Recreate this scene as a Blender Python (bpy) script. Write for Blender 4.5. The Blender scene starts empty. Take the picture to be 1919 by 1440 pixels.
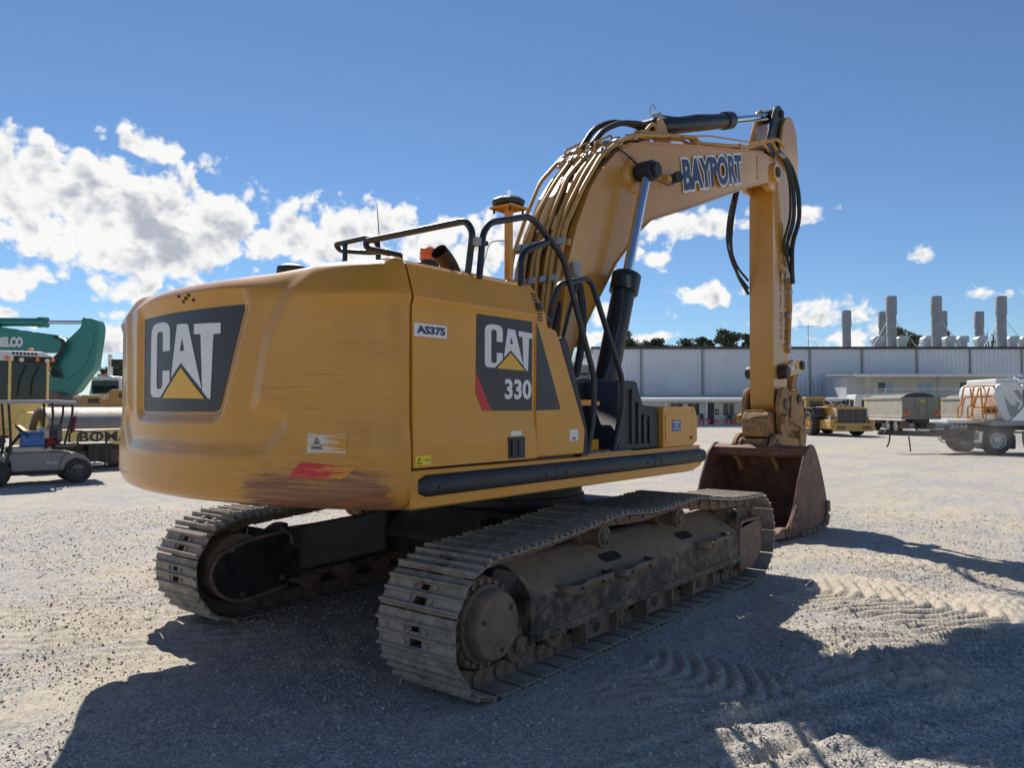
import bpy, bmesh, math, random
import numpy as np
from mathutils import Vector, Matrix
random.seed(7); rng = np.random.default_rng(7)
R = math.radians
scene = bpy.context.scene
col = scene.collection
# ---------------------------------------------------------------- camera
CAM = Vector((-5.4126, -4.3955, 1.656)); YAW = 0.67174; PITCH = 0.03037; FPX = 1446.4
cd = bpy.data.cameras.new('camera'); cam = bpy.data.objects.new('camera', cd); col.objects.link(cam)
cd.sensor_width = 36; cd.lens = FPX / 1919 * 36; cd.clip_start = .05; cd.clip_end = 3000
cam.location = CAM; cam.rotation_euler = (R(90) + PITCH, 0, YAW - R(90)); scene.camera = cam
# ---------------------------------------------------------------- sun, sky, exposure
SUN_AZ = R(58.0); SUN_EL = R(45.0)          # direction towards the sun, angle from +X
sl = bpy.data.lights.new('sun', 'SUN'); so = bpy.data.objects.new('sun', sl); col.objects.link(so)
sl.energy = 5.0; sl.angle = R(.53); sl.color = (1, .94, .84)
sd = Vector((math.cos(SUN_AZ) * math.cos(SUN_EL), math.sin(SUN_AZ) * math.cos(SUN_EL), math.sin(SUN_EL)))
so.rotation_euler = sd.to_track_quat('Z', 'Y').to_euler(); so.location = (0, 0, 40)
vs = scene.view_settings; vs.view_transform = 'Standard'; vs.look = 'None'; vs.exposure = 0.24; vs.gamma = 1; vs.use_curve_mapping = False
world = bpy.data.worlds.new('World'); scene.world = world; world.use_nodes = True
world.cycles.sampling_method = 'MANUAL'; world.cycles.sample_map_resolution = 512

class NT:
    """small helper for node trees"""
    def __init__(s, nt): s.nt = nt; s.L = nt.links
    def n(s, t, **k):
        o = s.nt.nodes.new(t)
        for a, b in k.items():
            if a == 'inp':
                for i, v in b.items():
                    if hasattr(v, 'is_linked') or hasattr(v, 'links'): s.L.new(v, o.inputs[i])
                    else: o.inputs[i].default_value = v
            else: setattr(o, a, b)
        return o
    def m(s, op, a, b=0.0, c=None, clamp=False):
        o = s.nt.nodes.new('ShaderNodeMath'); o.operation = op; o.use_clamp = clamp
        for i, v in enumerate((a, b, c)):
            if v is None: continue
            if isinstance(v, (int, float)): o.inputs[i].default_value = v
            else: s.L.new(v, o.inputs[i])
        return o.outputs[0]
    def ss(s, x, lo, hi, a=0.0, b=1.0):
        o = s.n('ShaderNodeMapRange', interpolation_type='SMOOTHSTEP')
        for i, v in enumerate((x, lo, hi, a, b)):
            if isinstance(v, (int, float)): o.inputs[i].default_value = v
            else: s.L.new(v, o.inputs[i])
        return o.outputs[0]
    def mix(s, f, a, b, bt='MIX'):
        o = s.nt.nodes.new('ShaderNodeMix'); o.data_type = 'RGBA'; o.blend_type = bt
        for i, v in ((0, f), (6, a), (7, b)):
            if isinstance(v, (int, float)): o.inputs[i].default_value = v
            elif isinstance(v, (tuple, list)): o.inputs[i].default_value = tuple(v) + (1,) * (4 - len(v))
            else: s.L.new(v, o.inputs[i])
        return o.outputs[2]
    def noise(s, vec, scale, detail=4, rough=.55, dist=0.0, out=0):
        o = s.n('ShaderNodeTexNoise'); s.L.new(vec, o.inputs['Vector'])
        o.inputs['Scale'].default_value = scale; o.inputs['Detail'].default_value = detail
        o.inputs['Roughness'].default_value = rough; o.inputs['Distortion'].default_value = dist
        return o.outputs[out]
    def mapping(s, vec, scale=(1, 1, 1), loc=(0, 0, 0), rot=(0, 0, 0)):
        o = s.n('ShaderNodeMapping'); s.L.new(vec, o.inputs[0])
        o.inputs['Scale'].default_value = scale; o.inputs['Location'].default_value = loc; o.inputs['Rotation'].default_value = rot
        return o.outputs[0]

def build_world():
    t = NT(world.node_tree); t.nt.nodes.clear()
    sky = t.n('ShaderNodeTexSky', sky_type='NISHITA', sun_disc=False)
    sky.sun_elevation = SUN_EL; sky.sun_rotation = R(90) - SUN_AZ
    sky.air_density = 1.0; sky.dust_density = 0.0; sky.ozone_density = 3.0; sky.altitude = 50
    tc = t.n('ShaderNodeTexCoord'); sep = t.n('ShaderNodeSeparateXYZ', inp={0: tc.outputs['Generated']})
    X, Y, Z = sep.outputs
    az = t.m('ARCTAN2', Y, X); el = t.m('ARCSINE', Z)
    # cloud field in (azimuth, elevation): cumulus blobs in view, the same kind of scattered low cumulus carried on round the horizon
    ae = t.n('ShaderNodeCombineXYZ', inp={0: t.m('WRAP', t.m('SUBTRACT', az, YAW), math.pi, -math.pi), 1: el}).outputs[0]
    def puff(vec, det):
        n0 = t.n('ShaderNodeTexNoise', noise_dimensions='2D'); t.L.new(t.mapping(vec, (1, 1.35, 1)), n0.inputs['Vector']); n0.inputs['Scale'].default_value = 17; n0.inputs['Detail'].default_value = det; n0.inputs['Roughness'].default_value = .6
        vo = t.n('ShaderNodeTexVoronoi', voronoi_dimensions='2D'); t.L.new(t.mix(.03, vec, n0.outputs[1]), vo.inputs['Vector']); vo.inputs['Scale'].default_value = 27; vo.inputs['Detail'].default_value = 2; vo.inputs['Roughness'].default_value = .55
        return t.m('ADD', t.m('MULTIPLY', n0.outputs[0], .8), t.m('MULTIPLY', t.m('SUBTRACT', .75, vo.outputs['Distance']), .42))
    def px(x, y): return (-math.atan((x - 959.5) / FPX), PITCH + math.atan((720 - y) / math.hypot(FPX, x - 959.5)))
    blobs = [(45, 345, 120, 52, 1.1), (-90, 350, 150, 58, 1.1), (150, 335, 80, 40, .95), (215, 305, 55, 34, .85), (262, 282, 52, 28, .85), (305, 288, 34, 12, .7),
             (110, 400, 100, 36, .95), (300, 430, 140, 66, 1.25), (190, 425, 110, 50, 1.1), (405, 432, 78, 50, 1.1), (280, 485, 140, 32, 1.1), (95, 430, 60, 32, .9), (480, 455, 70, 34, 1.0),
             (560, 445, 80, 46, 1.0), (640, 430, 60, 40, 1.0), (700, 430, 70, 42, 1.0), (735, 410, 40, 22, .9), (640, 470, 120, 30, 1.0), (840, 420, 48, 24, .85), (800, 460, 90, 34, .95), (900, 470, 80, 50, .95), (965, 440, 62, 46, .95), (1040, 470, 100, 55, .9),
             (35, 530, 58, 26, .95), (215, 550, 60, 22, .9), (220, 592, 26, 12, .8), (215, 650, 40, 30, .9), (100, 485, 22, 13, .75), (165, 495, 20, 9, .7), (5, 594, 34, 10, .7), (60, 618, 24, 9, .7),
             (1320, 425, 75, 26, .9), (1240, 420, 50, 30, .85), (1515, 410, 32, 15, .8), (1225, 490, 36, 15, .75), (1180, 520, 30, 22, .75), (1322, 556, 62, 24, .9), (1735, 481, 20, 11, .75), (1838, 556, 50, 16, .8), (1890, 553, 20, 9, .6),
             (1540, 603, 62, 30, 1.0), (1600, 632, 50, 20, .9), (1120, 585, 40, 30, .8), (1210, 635, 60, 12, .8), (1110, 635, 60, 16, .8), (1385, 612, 34, 10, .7), (1280, 645, 40, 10, .7)]
    cur = None
    for (x, y, w, h, k) in blobs:
        A, E = px(x, y); W = w / FPX * 2.45; H = h / FPX * 2.45
        gr = t.n('ShaderNodeTexGradient', gradient_type='SPHERICAL'); t.L.new(t.mapping(ae, (1 / W, 1 / H, 1), (-A / W, -E / H, 0)), gr.inputs[0])
        b = t.m('MULTIPLY', gr.outputs[1], k); cur = b if cur is None else t.m('MAXIMUM', cur, b)
    dv = t.m('ABSOLUTE', t.n('ShaderNodeSeparateXYZ', inp={0: ae}).outputs[0])
    n2 = t.n('ShaderNodeTexNoise', noise_dimensions='2D'); t.L.new(ae, n2.inputs['Vector']); n2.inputs['Scale'].default_value = 3.4; n2.inputs['Detail'].default_value = 2
    band = t.m('MULTIPLY', t.ss(el, .0, .06), t.ss(el, .42, .22)); cur = t.m('MAXIMUM', cur, t.m('MULTIPLY', t.ss(n2.outputs[0], .42, .7), t.m('MULTIPLY', band, t.ss(dv, .62, .75))))
    p0 = puff(ae, 7); p1 = puff(t.mapping(ae, loc=(0, .016, 0)), 3)
    d0 = t.m('ADD', cur, t.m('MULTIPLY', t.m('SUBTRACT', p0, .5), 1.1))
    alpha = t.ss(d0, .34, .57)
    lum = t.ss(t.m('ADD', t.m('MULTIPLY', cur, .8), t.m('MULTIPLY', t.m('SUBTRACT', p1, .5), 1.15)), .42, .95)
    ccol = t.mix(lum, (8.8, 8.75, 8.65), (4.2, 4.55, 5.2))
    hsv = t.n('ShaderNodeHueSaturation'); t.L.new(sky.outputs[0], hsv.inputs['Color']); hsv.inputs['Saturation'].default_value = 1.05
    tint = t.mix(t.ss(Z, .05, .45), (.66, .79, .95), (.74, .79, .86)); tinted = t.mix(1.0, hsv.outputs[0], tint, 'MULTIPLY')
    sm = t.mix(alpha, tinted, ccol)
    bg = t.n('ShaderNodeBackground'); t.L.new(sm, bg.inputs[0]); bg.inputs[1].default_value = .092
    o = t.n('ShaderNodeOutputWorld'); t.L.new(bg.outputs[0], o.inputs[0])
build_world()
# ---------------------------------------------------------------- materials
MATS = {}
def mat(name, c, rough=.5, metal=0, var=.12, vs=5, bump=0, bs=60, dust=0, dcol=(.34, .29, .23), coat=0, spec=.5, updust=.35, fine=0, emis=None, chips=0, chipcol=(.10, .05, .035), cs=18):
    if name in MATS: return MATS[name]
    m = bpy.data.materials.new(name); m.use_nodes = True; t = NT(m.node_tree); p = t.nt.nodes['Principled BSDF']
    ob = t.n('ShaderNodeTexCoord').outputs['Object']
    nz = t.noise(ob, vs, 5, .6)
    base = t.mix(t.ss(nz, .3, .7), tuple(x * (1 - var) for x in c), tuple(min(1, x * (1 + var)) for x in c))
    rg = t.m('ADD', rough - .08, t.m('MULTIPLY', nz, .16))
    if fine:
        nf = t.noise(ob, 90, 4, .7); base = t.mix(t.ss(nf, .35, .75, 0, fine), base, tuple(x * .45 for x in c))
    if chips:
        nc = t.noise(ob, cs, 8, .68); base = t.mix(t.m('MULTIPLY', t.ss(nc, .66 - chips * .25, .70 - chips * .22), .85), base, chipcol)
    if dust:
        nrm = t.n('ShaderNodeNewGeometry').outputs['Normal']; up = t.n('ShaderNodeSeparateXYZ', inp={0: nrm}).outputs[2]
        nd = t.noise(ob, 7, 8, .7)
        f = t.m('MULTIPLY', t.m('ADD', t.ss(nd, .38, .72), t.m('MULTIPLY', t.ss(up, .2, .9), updust)), dust, clamp=True)
        base = t.mix(f, base, dcol); rg = t.m('ADD', rg, t.m('MULTIPLY', f, .35), clamp=True)
    t.L.new(base, p.inputs['Base Color']); t.L.new(rg, p.inputs['Roughness'])
    p.inputs['Metallic'].default_value = metal; p.inputs['Specular IOR Level'].default_value = spec
    if coat: p.inputs['Coat Weight'].default_value = coat; p.inputs['Coat Roughness'].default_value = .12
    if emis: p.inputs['Emission Color'].default_value = (*emis, 1); p.inputs['Emission Strength'].default_value = 1
    if bump:
        b = t.n('ShaderNodeBump'); b.inputs['Strength'].default_value = bump; b.inputs['Distance'].default_value = .02
        t.L.new(t.noise(ob, bs, 6, .65), b.inputs['Height']); t.L.new(b.outputs[0], p.inputs['Normal'])
    MATS[name] = m; return m
def glass(name, c=(.02, .03, .035), rough=.04, alpha=1):
    if name in MATS: return MATS[name]
    m = bpy.data.materials.new(name); m.use_nodes = True; p = m.node_tree.nodes['Principled BSDF']
    p.inputs['Base Color'].default_value = (*c, 1); p.inputs['Roughness'].default_value = rough; p.inputs['Specular IOR Level'].default_value = .45; p.inputs['Alpha'].default_value = alpha
    MATS[name] = m; return m
YEL = (.66, .29, .022)
def mats():
    mat('cat_yellow', YEL, .42, 0, .04, 3, .03, 12, .10, (.46, .29, .12), coat=.45, spec=.3)
    mat('boom_yellow', (.55, .255, .034), .4, 0, .05, 2.5, .02, 12, .14, (.45, .33, .21), coat=.8, spec=.3, chips=.08, cs=13)
    mat('pipe_yellow', (.56, .29, .06), .42, 0, .1, 9, .05, 30, .3, (.42, .31, .2), chips=.1, cs=20)
    mat('worn_yellow', (.36, .20, .07), .6, .1, .3, 9, .4, 60, .6, (.25, .17, .11), chips=.42, cs=26, chipcol=(.12, .07, .045))
    mat('exhaust_brown', (.055, .038, .032), .6, .4, .3, 9, .2, 50)
    mat('black_paint', (.012, .016, .022), .38, 0, .2, 6, .08, 40, .12, (.12, .1, .08), spec=.5)
    mat('black_plastic', (.022, .026, .032), .5, 0, .15, 8, .25, 180, .12, (.16, .14, .12), fine=.2)
    mat('rubber', (.02, .02, .021), .7, 0, .2, 10, .2, 90, .35, (.19, .165, .14))
    mat('hose', (.014, .014, .015), .5, 0, .2, 20, .2, 150, .15, (.2, .17, .14))
    mat('chrome', (.72, .74, .78), .1, 1, .03, 3)
    mat('galvanised', (.40, .41, .42), .5, .6, .25, 20, .2, 60, .3)
    mat('shoe_steel', (.30, .26, .215), .6, .1, .3, 14, .6, 70, .6, (.44, .38, .31), updust=.5, fine=.3)
    mat('rust_steel', (.20, .13, .095), .68, .1, .3, 11, .5, 60, .5, (.34, .255, .19), updust=.6, fine=.3)
    mat('frame_black', (.035, .033, .032), .6, .05, .3, 7, .35, 60, .9, (.35, .25, .175), updust=.9, fine=.2)
    mat('undercarriage_black', (.014, .015, .017), .5, .05, .3, 7, .25, 60, .35, (.13, .1, .08), updust=.9)
    mat('bucket_rust', (.17, .085, .062), .6, .25, .35, 4, .4, 50, .3, (.23, .15, .11), updust=.3, chips=.35, chipcol=(.05, .032, .028), cs=7)
    mat('decal_black', (.018, .024, .034), .4, 0, .1, 3, 0, 1, .10, (.14, .14, .15))
    mat('decal_white', (.78, .78, .78), .45, 0, .04, 6, 0, 1, .12, (.5, .47, .42))
    mat('decal_yellow', (.80, .42, .03), .4, 0, .04, 6)
    mat('decal_red', (.55, .018, .03), .4, 0, .08, 6)
    mat('decal_blue', (.02, .10, .32), .4, 0, .08, 6)
    mat('navy', (.012, .035, .10), .4, 0, .08, 6)
    mat('bright_yellow', (.78, .60, .02), .45, 0, .06, 6)
    mat('amber', (.85, .16, .01), .25, 0, .05, 6, coat=.5)
    mat('white_paint', (.72, .72, .70), .4, 0, .06, 3, .05, 20, .12)
    mat('grey_paint', (.32, .33, .34), .5, 0, .08, 3, .05, 20, .12)
    glass('dark_glass')
mats()
def cw_paint():
    m = bpy.data.materials.new('counterweight_paint'); m.use_nodes = True; t = NT(m.node_tree); p = t.nt.nodes['Principled BSDF']
    ob = t.n('ShaderNodeTexCoord').outputs['Object']; X, Y, Z = t.n('ShaderNodeSeparateXYZ', inp={0: ob}).outputs
    nz = t.noise(ob, 2.5, 5, .6)
    base = t.mix(t.ss(nz, .3, .7), tuple(x * .85 for x in YEL), tuple(x * .95 for x in YEL))
    st = t.mapping(ob, (1.6, 1.6, 55)); st2 = t.mapping(ob, (4, 4, 140), rot=(.02, .03, 0))
    corner = t.m('MULTIPLY', t.m('MULTIPLY', t.ss(Y, -.45, -.85), t.ss(X, -2.62, -2.74)), t.ss(Z, 2.26, 2.12))
    # pale rubbed streaks, dark scratch lines, primer showing along the lower corner
    pale = t.m('MULTIPLY', t.ss(t.noise(st2, 1.5, 6, .7), .48, .66), t.m('MULTIPLY', corner, .42))
    base = t.mix(pale, base, (.60, .40, .18))
    for (msc, sc, lo, seed, k) in (((.8, .8, 80), 1.6, .645, 0.0, .8), ((1.3, 1.3, 140), 1.7, .635, 4.7, .6), ((.9, .9, 50), 2.0, .675, 9.1, .9), ((2.2, 2.2, 230), 1.5, .61, 2.3, .3)):
        ln = t.ss(t.noise(t.mapping(ob, msc, (seed, seed, seed), (.012, .02, 0)), sc, 4, .6), lo, lo + .02)
        ln = t.m('MULTIPLY', ln, t.m('MULTIPLY', corner, t.ss(t.noise(ob, 2.6 + seed * .2, 3, .6), .42, .58)))
        base = t.mix(t.m('MULTIPLY', ln, k), base, (.20, .085, .05))
    wz = t.ss(Z, 1.50, 1.14); wy = t.m('MULTIPLY', t.ss(Y, -.35, -.85), t.ss(Y, -1.50, -1.38))
    area = t.m('MULTIPLY', wz, wy)
    wn = t.m('ADD', t.m('MULTIPLY', t.noise(t.mapping(ob, (2.4, 2.4, 22)), 1.5, 9, .7), .75), t.m('MULTIPLY', t.noise(t.mapping(ob, (5, 5, 150)), 1, 5, .65), .5))
    wear = t.ss(t.m('ADD', wn, t.m('MULTIPLY', area, .44)), .80, .95)
    wear = t.m('MULTIPLY', t.m('MULTIPLY', wear, t.ss(area, .04, .3)), t.ss(t.noise(t.mapping(ob, (1.5, 1.5, 60), (3, 3, 3)), 1.8, 7, .7), .30, .56, .15, 1.0))
    halo = t.m('MULTIPLY', t.ss(t.m('ADD', wn, t.m('MULTIPLY', area, .40)), .66, .86), t.m('MULTIPLY', t.ss(area, .02, .3), .45)); base = t.mix(halo, base, (.46, .20, .05))
    edge = t.m('MULTIPLY', t.m('MULTIPLY', t.ss(Z, 1.34, 1.2), t.ss(Y, .75, 1.05)), t.ss(t.noise(t.mapping(ob, (3, 3, 18)), 1.8, 7, .66), .5, .58))
    wear = t.m('MAXIMUM', wear, edge)
    base = t.mix(t.m('MULTIPLY', wear, .92), base, t.mix(t.noise(ob, 9, 4, .6), (.27, .095, .05), (.15, .06, .05)))
    t.L.new(base, p.inputs['Base Color'])
    t.L.new(t.m('ADD', t.m('ADD', .36, t.m('MULTIPLY', nz, .1)), t.m('MULTIPLY', t.m('MAXIMUM', wear, pale), .3)), p.inputs['Roughness'])
    p.inputs['Coat Weight'].default_value = .6; p.inputs['Coat Roughness'].default_value = .12; p.inputs['Specular IOR Level'].default_value = .3
    b = t.n('ShaderNodeBump'); b.inputs['Strength'].default_value = .05; b.inputs['Distance'].default_value = .02
    t.L.new(t.noise(ob, 22, 4, .6), b.inputs['Height']); t.L.new(b.outputs[0], p.inputs['Normal'])
    MATS['counterweight_paint'] = m
cw_paint()
# ---------------------------------------------------------------- mesh helpers
def sst(x, a, b): t = np.clip((x - a) / (b - a), 0, 1); return t * t * (3 - 2 * t)
def V(*a): return Vector(a)
class MB:
    def __init__(s): s.v = []; s.f = []
    def add(s, vs, fs, M=None):
        o = len(s.v)
        s.v += [tuple(M @ Vector(p)) if M is not None else tuple(p) for p in vs]
        s.f += [tuple(i + o for i in f) for f in fs]; return s
    def box(s, lo, hi, M=None):
        (a, b, c), (d, e, f) = lo, hi
        return s.add([(a, b, c), (d, b, c), (d, e, c), (a, e, c), (a, b, f), (d, b, f), (d, e, f), (a, e, f)],
                     [(0, 3, 2, 1), (4, 5, 6, 7), (0, 1, 5, 4), (1, 2, 6, 5), (2, 3, 7, 6), (3, 0, 4, 7)], M)
    def prism(s, poly, fn, t0, t1):
        n = len(poly)
        a = [fn(x, y, t0) for x, y in poly]; b = [fn(x, y, t1) for x, y in poly]
        return s.add(a + b, [tuple(range(n))[::-1], tuple(range(n, 2 * n))] + [(i, (i + 1) % n, (i + 1) % n + n, i + n) for i in range(n)])
    def cyl(s, p0, p1, r, r1=None, n=16, cap=True):
        return s.rings([(p0, r), (p1, r if r1 is None else r1)], n, cap)
    def rings(s, prs, n=16, cap=True):
        """rings of given radius along a straight or bent axis: [(point, radius), ...]"""
        P = [Vector(p) for p, r in prs]; o = len(s.v); N = len(P); up = None; ax = None
        D = [b - a for a, b in zip(P, P[1:]) if (b - a).length > 1e-7]
        if D and all(D[0].cross(q).length < 1e-4 * D[0].length * q.length + 1e-12 for q in D): ax = D[0].normalized()
        for i, (p, r) in enumerate(prs):
            d = (P[min(i + 1, N - 1)] - P[max(i - 1, 0)])
            if d.length < 1e-9: d = P[-1] - P[0]
            d.normalize()
            if ax is not None: d = ax
            if up is None: up = d.orthogonal().normalized()
            up = (up - d * up.dot(d)); up = up.normalized() if up.length > 1e-6 else d.orthogonal().normalized()
            w = d.cross(up)
            for k in range(n):
                a = 2 * math.pi * k / n; s.v.append(tuple(P[i] + (up * math.cos(a) + w * math.sin(a)) * r))
        for i in range(N - 1):
            for k in range(n): s.f.append((o + i * n + k, o + i * n + (k + 1) % n, o + (i + 1) * n + (k + 1) % n, o + (i + 1) * n + k))
        if cap: s.f.append(tuple(o + k for k in range(n))[::-1]); s.f.append(tuple(o + (N - 1) * n + k for k in range(n)))
        return s
    def tube(s, pts, r, n=8, bend=0, k=4): return s.rings([(p, r) for p in fillet(pts, bend, k)], n)
    def strip(s, A, B):
        o = len(s.v); s.v += [tuple(p) for p in A] + [tuple(p) for p in B]; n = len(A)
        s.f += [(o + i, o + i + 1, o + n + i + 1, o + n + i) for i in range(n - 1)]; return s
    def mesh(s, name, sm=35):
        me = bpy.data.meshes.new(name); me.from_pydata(s.v, [], s.f)
        bm = bmesh.new(); bm.from_mesh(me); bmesh.ops.recalc_face_normals(bm, faces=bm.faces); bm.to_mesh(me); bm.free()
        if sm:
            for p in me.polygons: p.use_smooth = True
            me.set_sharp_from_angle(angle=R(sm))
        me.update(); return me
    def build(s, name, m, parent=None, bevel=0, sm=35, seg=2, M=None):
        return link(name, s.mesh(name, sm), m, parent, bevel, seg, M)
def link(name, me, m, parent=None, bevel=0, seg=2, M=None):
    o = bpy.data.objects.new(name, me); col.objects.link(o)
    if m is not None and not me.materials: me.materials.append(MATS[m] if isinstance(m, str) else m)
    if parent is not None: o.parent = parent
    if M is not None: o.matrix_local = M
    if bevel:
        b = o.modifiers.new('bevel', 'BEVEL'); b.width = bevel; b.segments = seg; b.limit_method = 'ANGLE'; b.angle_limit = R(40); b.harden_normals = True
    return o
def fillet(pts, r, k=4):
    P = [Vector(p) for p in pts]
    if r <= 0 or len(P) < 3: return P
    out = [P[0]]
    for i in range(1, len(P) - 1):
        a, b, c = P[i - 1], P[i], P[i + 1]; u = (a - b); w = (c - b); q = min(r, u.length * .45, w.length * .45)
        u.normalize(); w.normalize(); s0 = b + u * q; s1 = b + w * q
        for j in range(k + 1):
            t = j / k; out.append(s0 * (1 - t) ** 2 + b * 2 * t * (1 - t) + s1 * t * t)
    return out + [P[-1]]
def rpoly(pts, r, k=4):
    """polygon with rounded corners"""
    n = len(pts); out = []
    for i in range(n):
        a, b, c = Vector(pts[i - 1]), Vector(pts[i]), Vector(pts[(i + 1) % n]); rr = r[i] if isinstance(r, (list, tuple)) else r
        u = (a - b); w = (c - b); q = min(rr, u.length * .48, w.length * .48)
        if q < 1e-6: out.append((b.x, b.y)); continue
        u.normalize(); w.normalize(); s0 = b + u * q; s1 = b + w * q
        for j in range(k + 1):
            t = j / k; p = s0 * (1 - t) ** 2 + b * 2 * t * (1 - t) + s1 * t * t; out.append((p.x, p.y))
    return out
def circ(cx, cy, r, n=16, a0=0, a1=360): return [(cx + r * math.cos(R(a0 + (a1 - a0) * i / n)), cy + r * math.sin(R(a0 + (a1 - a0) * i / n))) for i in range(n if a1 - a0 == 360 else n + 1)]
def empty(name, loc=(0, 0, 0), rz=0):
    o = bpy.data.objects.new(name, None); col.objects.link(o); o.location = loc; o.rotation_euler = (0, 0, rz); o.empty_display_size = .2; return o
def tag(o, label=None, cat=None, group=None, kind=None):
    for k, v in (('label', label), ('category', cat), ('group', group), ('kind', kind)):
        if v: o[k] = v
    return o
def copy_tree(o, parent=None):
    c = o.copy(); col.objects.link(c); c.parent = parent
    for ch in o.children: copy_tree(ch, c)
    return c
def text_poly(s, off=0.0):
    """flat text mesh, returned as verts (0..w, 0..h scaled to unit box) and faces"""
    c = bpy.data.curves.new('t', 'FONT'); c.body = s; c.offset = off; c.resolution_u = 3; c.fill_mode = 'FRONT'
    o = bpy.data.objects.new('t', c); col.objects.link(o); dg = bpy.context.evaluated_depsgraph_get(); dg.update()
    me = bpy.data.meshes.new_from_object(o.evaluated_get(dg)); vv = np.array([v.co[:2] for v in me.vertices]); ff = [tuple(p.vertices) for p in me.polygons]
    bpy.data.objects.remove(o); bpy.data.curves.remove(c); bpy.data.meshes.remove(me)
    return vv, ff
def text_obj(name, s, m, parent, fn, w, h, off=0.0, ref=None):
    """lettering mapped by fn(u, v) with u in 0..w and v in 0..h"""
    vv, ff = text_poly(s, off)
    if ref is None: r0, r1 = vv.min(0), vv.max(0)
    else: q = text_poly(s, ref)[0]; r0, r1 = q.min(0), q.max(0)
    uv = (vv - r0) / (r1 - r0) * (w, h)
    me = bpy.data.meshes.new(name); me.from_pydata([tuple(fn(a, b)) for a, b in uv], [], ff); me.update()
    return link(name, me, m, parent)
def flat_piece(name, polys, fn, m, parent, th=.003, sub=0):
    """thin sheet or plate: fn(u, v, n) -> point, n = height above the surface"""
    mb = MB()
    for p in polys: mb.prism(p, (lambda a, b, t: (a, b, t)) if sub else (lambda a, b, t: fn(a, b, t)), -.002, th)
    me = mb.mesh(name, 0)
    if sub:
        bm = bmesh.new(); bm.from_mesh(me); bmesh.ops.triangulate(bm, faces=bm.faces); bmesh.ops.subdivide_edges(bm, edges=bm.edges, cuts=sub, use_grid_fill=True)
        for v in bm.verts: v.co = fn(*v.co)
        bm.to_mesh(me); bm.free()
    return link(name, me, m, parent)
# ================================================================ GROUND
def gmat():
    m = bpy.data.materials.new('gravel_ground'); m.use_nodes = True; t = NT(m.node_tree); p = t.nt.nodes['Principled BSDF']
    ob = t.n('ShaderNodeTexCoord').outputs['Object']
    big = t.noise(ob, .35, 6, .6); mid = t.noise(ob, 1.6, 6, .65); fine = t.noise(ob, 24, 5, .7)
    str_ = t.noise(t.mapping(ob, (.5, 2.4, 1), rot=(0, 0, -.75)), .8, 6, .65)
    vor = t.n('ShaderNodeTexVoronoi'); t.L.new(ob, vor.inputs['Vector']); vor.inputs['Scale'].default_value = 78
    vor2 = t.n('ShaderNodeTexVoronoi'); t.L.new(ob, vor2.inputs['Vector']); vor2.inputs['Scale'].default_value = 95
    fines = t.n('ShaderNodeAttribute', attribute_name='fines').outputs['Fac']
    dusty = t.m('MAXIMUM', fines, t.ss(t.m('ADD', t.m('MULTIPLY', big, .5), t.m('ADD', t.m('MULTIPLY', mid, .3), t.m('MULTIPLY', str_, .35))), .50, .68))
    peb = t.n('ShaderNodeSeparateColor', inp={0: vor.outputs['Color']}).outputs[0]
    stone = t.mix(peb, (.235, .225, .21), (.60, .575, .535))
    dust = t.mix(fine, (.46, .385, .285), (.62, .535, .41))
    base = t.mix(t.m('MULTIPLY', dusty, .8), stone, dust)
    base = t.mix(t.ss(fine, .45, .75, 0, .5), base, (.17, .16, .15))
    spk = t.noise(ob, 5.5, 9, .78); base = t.mix(t.ss(spk, .50, .68, 0, .5), base, (.19, .18, .165)); base = t.mix(t.ss(t.noise(t.mapping(ob, (.9, 5.5, 1), rot=(0, 0, -.9)), 1.1, 7, .72), .52, .70, 0, .4), base, (.22, .205, .185))
    t.L.new(base, p.inputs['Base Color']); p.inputs['Roughness'].default_value = .9; p.inputs['Specular IOR Level'].default_value = .25
    h = t.m('ADD', t.m('MULTIPLY', t.m('SUBTRACT', 1.0, vor.outputs['Distance']), t.m('SUBTRACT', 1.0, t.m('MULTIPLY', dusty, .7))), t.m('ADD', t.m('MULTIPLY', fine, .8), t.m('MULTIPLY', vor2.outputs['Distance'], -.4)))
    b = t.n('ShaderNodeBump'); b.inputs['Strength'].default_value = .6; b.inputs['Distance'].default_value = .011
    t.L.new(h, b.inputs['Height']); t.L.new(b.outputs[0], p.inputs['Normal']); MATS['gravel_ground'] = m
gmat()
def vnoise(x, y, s, seed):
    """value noise on arrays"""
    r = np.random.default_rng(seed); T = r.random((256, 256)); x = x * s + 37.3; y = y * s + 11.7
    xi = np.floor(x).astype(int); yi = np.floor(y).astype(int); fx = x - xi; fy = y - yi; fx = fx * fx * (3 - 2 * fx); fy = fy * fy * (3 - 2 * fy)
    g = lambda a, b: T[a % 256, b % 256]
    return (g(xi, yi) * (1 - fx) + g(xi + 1, yi) * fx) * (1 - fy) + (g(xi, yi + 1) * (1 - fx) + g(xi + 1, yi + 1) * fx) * fy
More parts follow.
